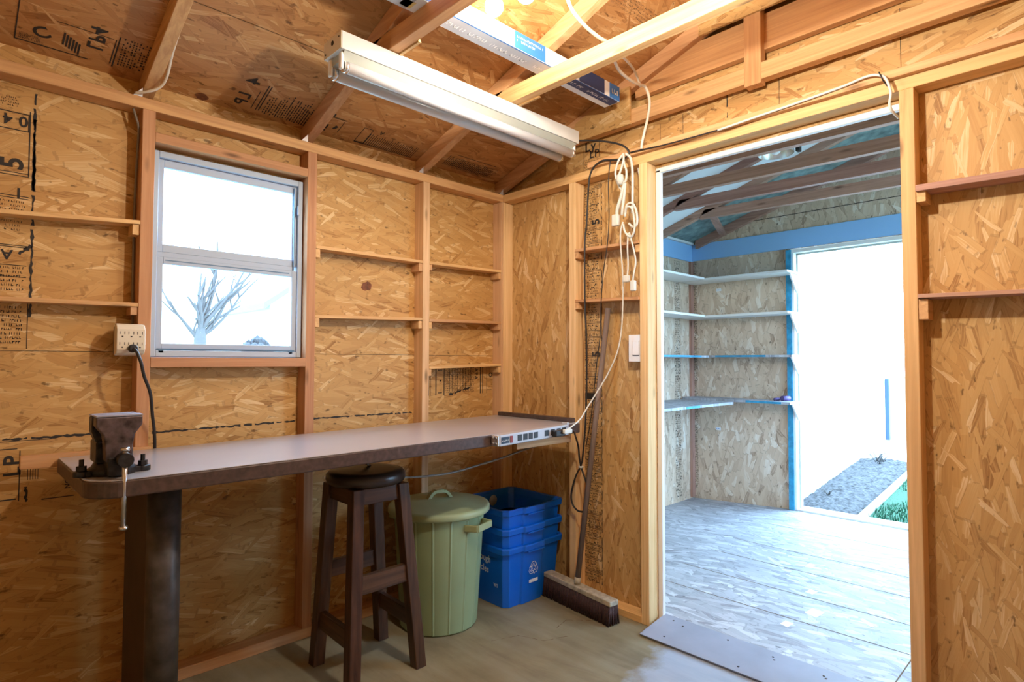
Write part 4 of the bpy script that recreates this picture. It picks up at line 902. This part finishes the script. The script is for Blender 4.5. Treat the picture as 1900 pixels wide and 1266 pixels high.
# far roof
b = nb()
for ya, yb in ((YL+.15, RY), (YR-.1, RY)):
    hexa(b, [(D+.012, ya, roofz(ya, FZ0)), (XF+.2, ya, roofz(ya, FZ0)), (XF+.2, yb, roofz(yb, FZ0)), (D+.012, yb, roofz(yb, FZ0))], [(D+.012, ya, roofz(ya, FZ0)+.012), (XF+.2, ya, roofz(ya, FZ0)+.012), (XF+.2, yb, roofz(yb, FZ0)+.012), (D+.012, yb, roofz(yb, FZ0)+.012)])
cf = struct('ceiling_far', b, M['teal'], 'weathered teal roof underside of the far room with rafters and ties', 'ceiling')
FX = (.31, .66, 1.01, 1.36, 1.70)
def foam(xa, xb, ya, yb):
    b = nb(); e_ = .014; hexa(b, [(xa, ya, roofz(ya, FZ0)-e_), (xb, ya, roofz(ya, FZ0)-e_), (xb, yb, roofz(yb, FZ0)-e_), (xa, yb, roofz(yb, FZ0)-e_)], [(xa, ya, roofz(ya, FZ0)-.002), (xb, ya, roofz(ya, FZ0)-.002), (xb, yb, roofz(yb, FZ0)-.002), (xa, yb, roofz(yb, FZ0)-.002)]); return b
for xa, xb in zip((.085,)+tuple(x+t for x in FX), FX):
    obj('foam_panel', foam(xa+.002, xb-.002, .10, RY+.01), M['foam'], cf); obj('foam_panel', foam(xa+.002, xb-.002, YR+.1, RY-.01), M['foam'], cf)
obj('foam_panel', foam(FX[-1]+t+.1, XF-.05, YR+.1, RY-.12), M['foam'], cf)
for x in FX:
    rafter(cf, x, M['gryy'], FZ0, ya=.12, ye=YR)
    b = nb(); hexa(b, [(x, -.20, 2.083), (x, -2.6, 2.045), (x+t, -2.6, 2.045), (x+t, -.20, 2.083)], [(x, -.24, 2.144), (x, -2.56, 2.107), (x+t, -2.56, 2.107), (x+t, -.24, 2.144)]); obj('tie_beam', b, M['gryy'], cf, bevel=.001)
b = nb(); beam(b, (1.74, -.27, 2.125), (2.27, -.10, 2.075), .05, .018); obj('diagonal_brace', b, M['gryx'], cf)
rafter(cf, 2.235, M['gryy'], FZ0, ya=.12, ye=YR)
# far shelves
def fshelf(x0, x1, y0, y1, z, th, mat, label, brk=None, edge=None):
    rt = thing('corner_shelf', ((x0+x1)/2, (y0+y1)/2, z), label, 'shelf'); part('board', box(nb(), x0, x1, y0, y1, z-th, z), mat, rt, bevel=.001)
    if edge: part('painted_edge', box(nb(), *edge), M['cobalt'], rt)
    if brk: b = nb(); prism(b, brk, 'y', -.648, -.636); part('bracket', b, M['white'], rt, bevel=.001)
    return rt
def brk(z, h=.13, d=.13): return [(XF-.001, z), (XF-d, z), (XF-.004, z-h), (XF-.001, z-h)]
for z, n1 in ((1.722, 'topmost'), (1.436, 'second')):
    fshelf(.6, XF-.222, -.05, YL-.001, z, .016, M['white'], n1+' white shelf on the left wall of the far room')
    fshelf(XF-.22, XF-.001, -.66, YL-.022, z-.004, .016, M['white'], n1+' white shelf on the end wall of the far room', brk(z-.0205))
fshelf(.6, XF-.162, -.05, YL-.001, 1.128, .016, M['osbEdge'], 'third shelf on the left wall of the far room, blue painted edge', edge=(.6, 2.0, -.052, -.0505, 1.114, 1.127))
fshelf(XF-.16, XF-.001, -.66, YL-.022, 1.130, .016, M['osbEdge'], 'third shelf on the end wall of the far room, blue painted edge', brk(1.1135, .12, .12), edge=(XF-.162, XF-.1605, -.48, -.10, 1.116, 1.129))
fshelf(.6, XF-.202, -.26, YL-.001, .786, .018, M['osbEdge'], 'deep low counter board on the left wall of the far room', edge=(1.40, 1.58, -.262, -.2605, .770, .785))
fshelf(XF-.20, XF-.001, -.66, YL-.022, .803, .018, M['osbEdge'], 'low counter board on the end wall of the far room', brk(.7845, .12, .12), edge=(XF-.202, XF-.2005, -.60, -.35, .787, .802))
b = nb(); cyl(b, (XF-.12, -.575, .822), (XF-.06, -.60, .822), .018, 16); cyl(b, (XF-.14, -.53, .815), (XF-.10, -.545, .815), .011, 12)
M['purple'] = plain('purple_tape', (.10, .07, .22), .5); tag(obj('tape_roll', b, M['purple']), 'small purple roll on the low counter beside the outer door', 'tape')
# lamp hanging in the far room
la = thing('dome_lamp', (.86, -1.067, 2.15), 'aluminium dome clamp lamp hanging from the far room ties', 'lamp')
b = nb(); prof = [(.082, -.030), (.084, -.028), (.080, -.004), (.068, .022), (.048, .044), (.024, .056), (.020, .060), (0, .060)]
lathe(b, (.86, -1.067, 2.145), prof, 40); lathe(b, (.86, -1.067, 2.145), [(.082, -.030), (.077, -.004), (.065, .020), (.045, .041), (.0, .052)], 40); part('reflector', b, M['alu'], la)
part('lamp_socket', lathe(nb(), (.86, -1.067, 2.145), [(0, .0605), (.018, .0605), (.018, .10), (0, .10)], 20), M['black'], la)
b = nb(); bmesh.ops.create_uvsphere(b, u_segments=20, v_segments=12, radius=.026); bmesh.ops.translate(b, verts=b.verts, vec=(.86, -1.067, 2.140)); part('glass_bulb', b, M['foam'], la)
part('clamp', box(nb(), .90, .930, -1.165, -1.145, 2.12, 2.185), M['black'], la, bevel=.003)

# ================================================================== OUTDOORS
gr = struct('ground', box(nb(), -30, 60, -40, 60, -.35, -.25), M['soil'], 'ground outside the shed', 'ground')
bm_ = nb(); rows = []
nx_, ny_ = 70, 22
def bed(u, v):      # u along, v across
    x = 2.42+u*3.7; ya = -.402+.42*u; yb = -.850+.30*u
    return Vector((x, ya+(yb-ya)*v, -.115+.028*math.sin(PI*v)+random.uniform(-.012, .012)))
for i in range(nx_+1): rows.append([bm_.verts.new(bed(i/nx_, j/ny_)) for j in range(ny_+1)])
for i in range(nx_):
    for j in range(ny_): bm_.faces.new([rows[i][j], rows[i+1][j], rows[i+1][j+1], rows[i][j+1]])
mb = tag(obj('garden_bed', bm_, M['mulch']), 'dark mulch garden bed outside the open door', 'garden bed'); mb['kind'] = 'stuff'
b = nb(); hexa(b, [(2.42, -.905, -.24), (6.12, -.605+.0, -.24), (6.12, -.555, -.24), (2.42, -.855, -.24)], [(2.42, -.905, -.09), (6.12, -.605, -.09), (6.12, -.555, -.09), (2.42, -.855, -.09)])
tag(obj('garden_edging', b, M['kerb'], bevel=.004), 'pale concrete edging between the mulch bed and the lawn', 'edging')
b = nb(); hexa(b, [(2.40, -3.5, -.24), (6.12, -3.5, -.24), (6.12, -.61, -.24), (2.40, -.91, -.24)], [(2.40, -3.5, -.125), (6.12, -3.5, -.125), (6.12, -.61, -.125), (2.40, -.91, -.125)])
for i in range(7000):
    x = 2.42+3.6*random.random()**1.5; yb = -.915+.3*(x-2.42)/3.7; y = yb-random.random()*1.1; 
    if math.sin(x*3.1+y*2)+math.sin(y*5.3-x) < -1.2: continue
    a = random.uniform(0, PI); h = random.uniform(.015, .045); dx, dy = .004*math.cos(a), .004*math.sin(a)
    vs_ = [b.verts.new((x-dx, y-dy, -.125)), b.verts.new((x+dx, y+dy, -.125)), b.verts.new((x+random.uniform(-.012, .012), y+random.uniform(-.012, .012), -.125+h))]; b.faces.new(vs_)
lw = tag(obj('lawn', b, M['grass']), 'green lawn beyond the concrete edging', 'grass'); lw['kind'] = 'stuff'
tag(obj('patio_slab', box(nb(), 6.14, 14, -4, 1.5, -.24, -.11), M['concrete'], bevel=.004), 'pale patio slab beyond the mulch bed', 'patio')
fc = thing('garden_fence', (6.0, 0, -.2), 'tall white board fence beyond the mulch bed', 'fence')
b = nb(); hexa(b, [(2.42, -.395, -.24), (9.4, .40, -.24), (9.4, .44, -.24), (2.42, -.355, -.24)], [(2.42, -.395, 1.9), (9.4, .40, 1.9), (9.4, .44, 1.9), (2.42, -.355, 1.9)]); part('fence_panel', b, M['siding'], fc)
part('fence_post', box(nb(), 8.3, 8.38, .22, .27, -.2, .82), M['bluepaint'], fc, label='dark blue post'); part('fence_cap', beam(nb(), (2.42, -.375, 1.915), (9.4, .42, 1.915), .07, .03), M['siding'], fc)
for p in fc.children:
    if p.name.startswith('fence_post'): p.data.materials[0] = M['boxnavy']
# dry twigs at the back of the bed
for i, (x, y, lab) in enumerate(((5.9, -.20, 'dry twiggy plant at the far end of the mulch bed'), (3.55, -.42, 'small dry plant by the fence, near part of the mulch bed'))):
    b = nb()
    for k in range(16 if i == 0 else 7):
        a = random.uniform(0, 2*PI); l_ = random.uniform(.06, .22)*(1 if i == 0 else .5); p = Vector((x+random.uniform(-.25, .05)*(1-i), y-random.uniform(0, .12)*(1-i), -.10))
        tube(b, [p, p+Vector((.4*l_*math.cos(a), .4*l_*math.sin(a), l_*.6)), p+Vector((l_*math.cos(a), l_*math.sin(a), l_*.8))], [.006, .002], 5, False)
    tag(obj('dry_plant', b, M['bark']), lab, 'plant')
# tree outside the window
tr = thing('bare_tree', (1.14, 9, -.25), 'bare tree seen through the lower window pane', 'tree')
b = nb(); tube(b, [(1.14, 9, -.25), (1.14, 9, .8), (1.15, 9, 1.40), (1.16, 9, 1.66)], [.15, .075], 10)
part('trunk', b, M['bark'], tr)
b = nb()
def branch(p, d, L, r, lev):
    pts = [p]; q = p.copy(); dd = d.copy()
    for i in range(4):
        dd = (dd+Vector((random.uniform(-.16, .16), random.uniform(-.16, .16), random.uniform(-.02, .10)))).normalized(); q = q+dd*L/4; pts.append(q.copy())
    tube(b, pts, [r, r*.4], 5, False, cap=False)
    if lev:
        for i in (1, 2, 3, 4):
            for s in range(1 if i < 4 else 2):
                e2 = (dd+Vector((random.uniform(-.8, .8), random.uniform(-.4, .4), random.uniform(-.1, .4)))).normalized(); branch(pts[i], e2, L*random.uniform(.45, .7), r*.5, lev-1)
for (dx, dz, L, r) in ((-.55, .8, .75, .040), (-.16, 1, .75, .06), (.10, 1, 1.15, .065), (.0, 1, .5, .07), (.42, .9, 1.0, .05), (.62, .8, .85, .045), (.02, 1, .8, .05), (.85, .65, 1.0, .03)):
    branch(Vector((1.15, 9, random.uniform(1.38, 1.62))), Vector((dx, random.uniform(-.2, .2), dz)).normalized(), L, r, 1)
part('branches', b, M['bark'], tr)
hs = thing('neighbour_house', (6, 13, -.25), 'white sided house at the right side of the window view', 'house')
b = nb()
for k in range(30): box(b, 3.56, 9.5, 12+.006*(k % 2), 17, -.25+.09*k, -.25+.09*k+.088)
part('siding_wall', b, M['siding'], hs)
b = nb(); prism(b, [(3.30, 2.30), (6.5, 4.6), (9.9, 2.30), (9.9, 2.45), (6.5, 4.75), (3.30, 2.45)], 'y', 11.7, 17.2); part('roof', b, M['roofing'], hs)
hs2 = thing('far_building', (4, 24, -.25), 'pale low building at the left side of the window view', 'building')
part('building_wall', box(nb(), 2.2, 6.4, 24, 28, -.25, 2.35), M['siding'], hs2); part('roof', box(nb(), 2.0, 6.6, 23.8, 28.2, 2.35, 2.5), M['foam'], hs2)
for x in (3.0, 3.7, 4.4): part('dark_window', box(nb(), x, x+.35, 23.97, 24.0, 1.35, 1.75), M['roofing'], hs2)
sh = nb()
for k in range(160): bmesh.ops.create_icosphere(sh, subdivisions=1, radius=random.uniform(.05, .16), matrix=Matrix.Translation((random.uniform(2.45, 3.0), 10.5+random.uniform(-.2, .2), random.uniform(-.2, 1.5))))
tag(obj('hedge', sh, M['mulch']), 'low dark hedge seen between the bare tree and the white house', 'hedge')

# depth of tagging: any mesh whose parent is a structure stays a part
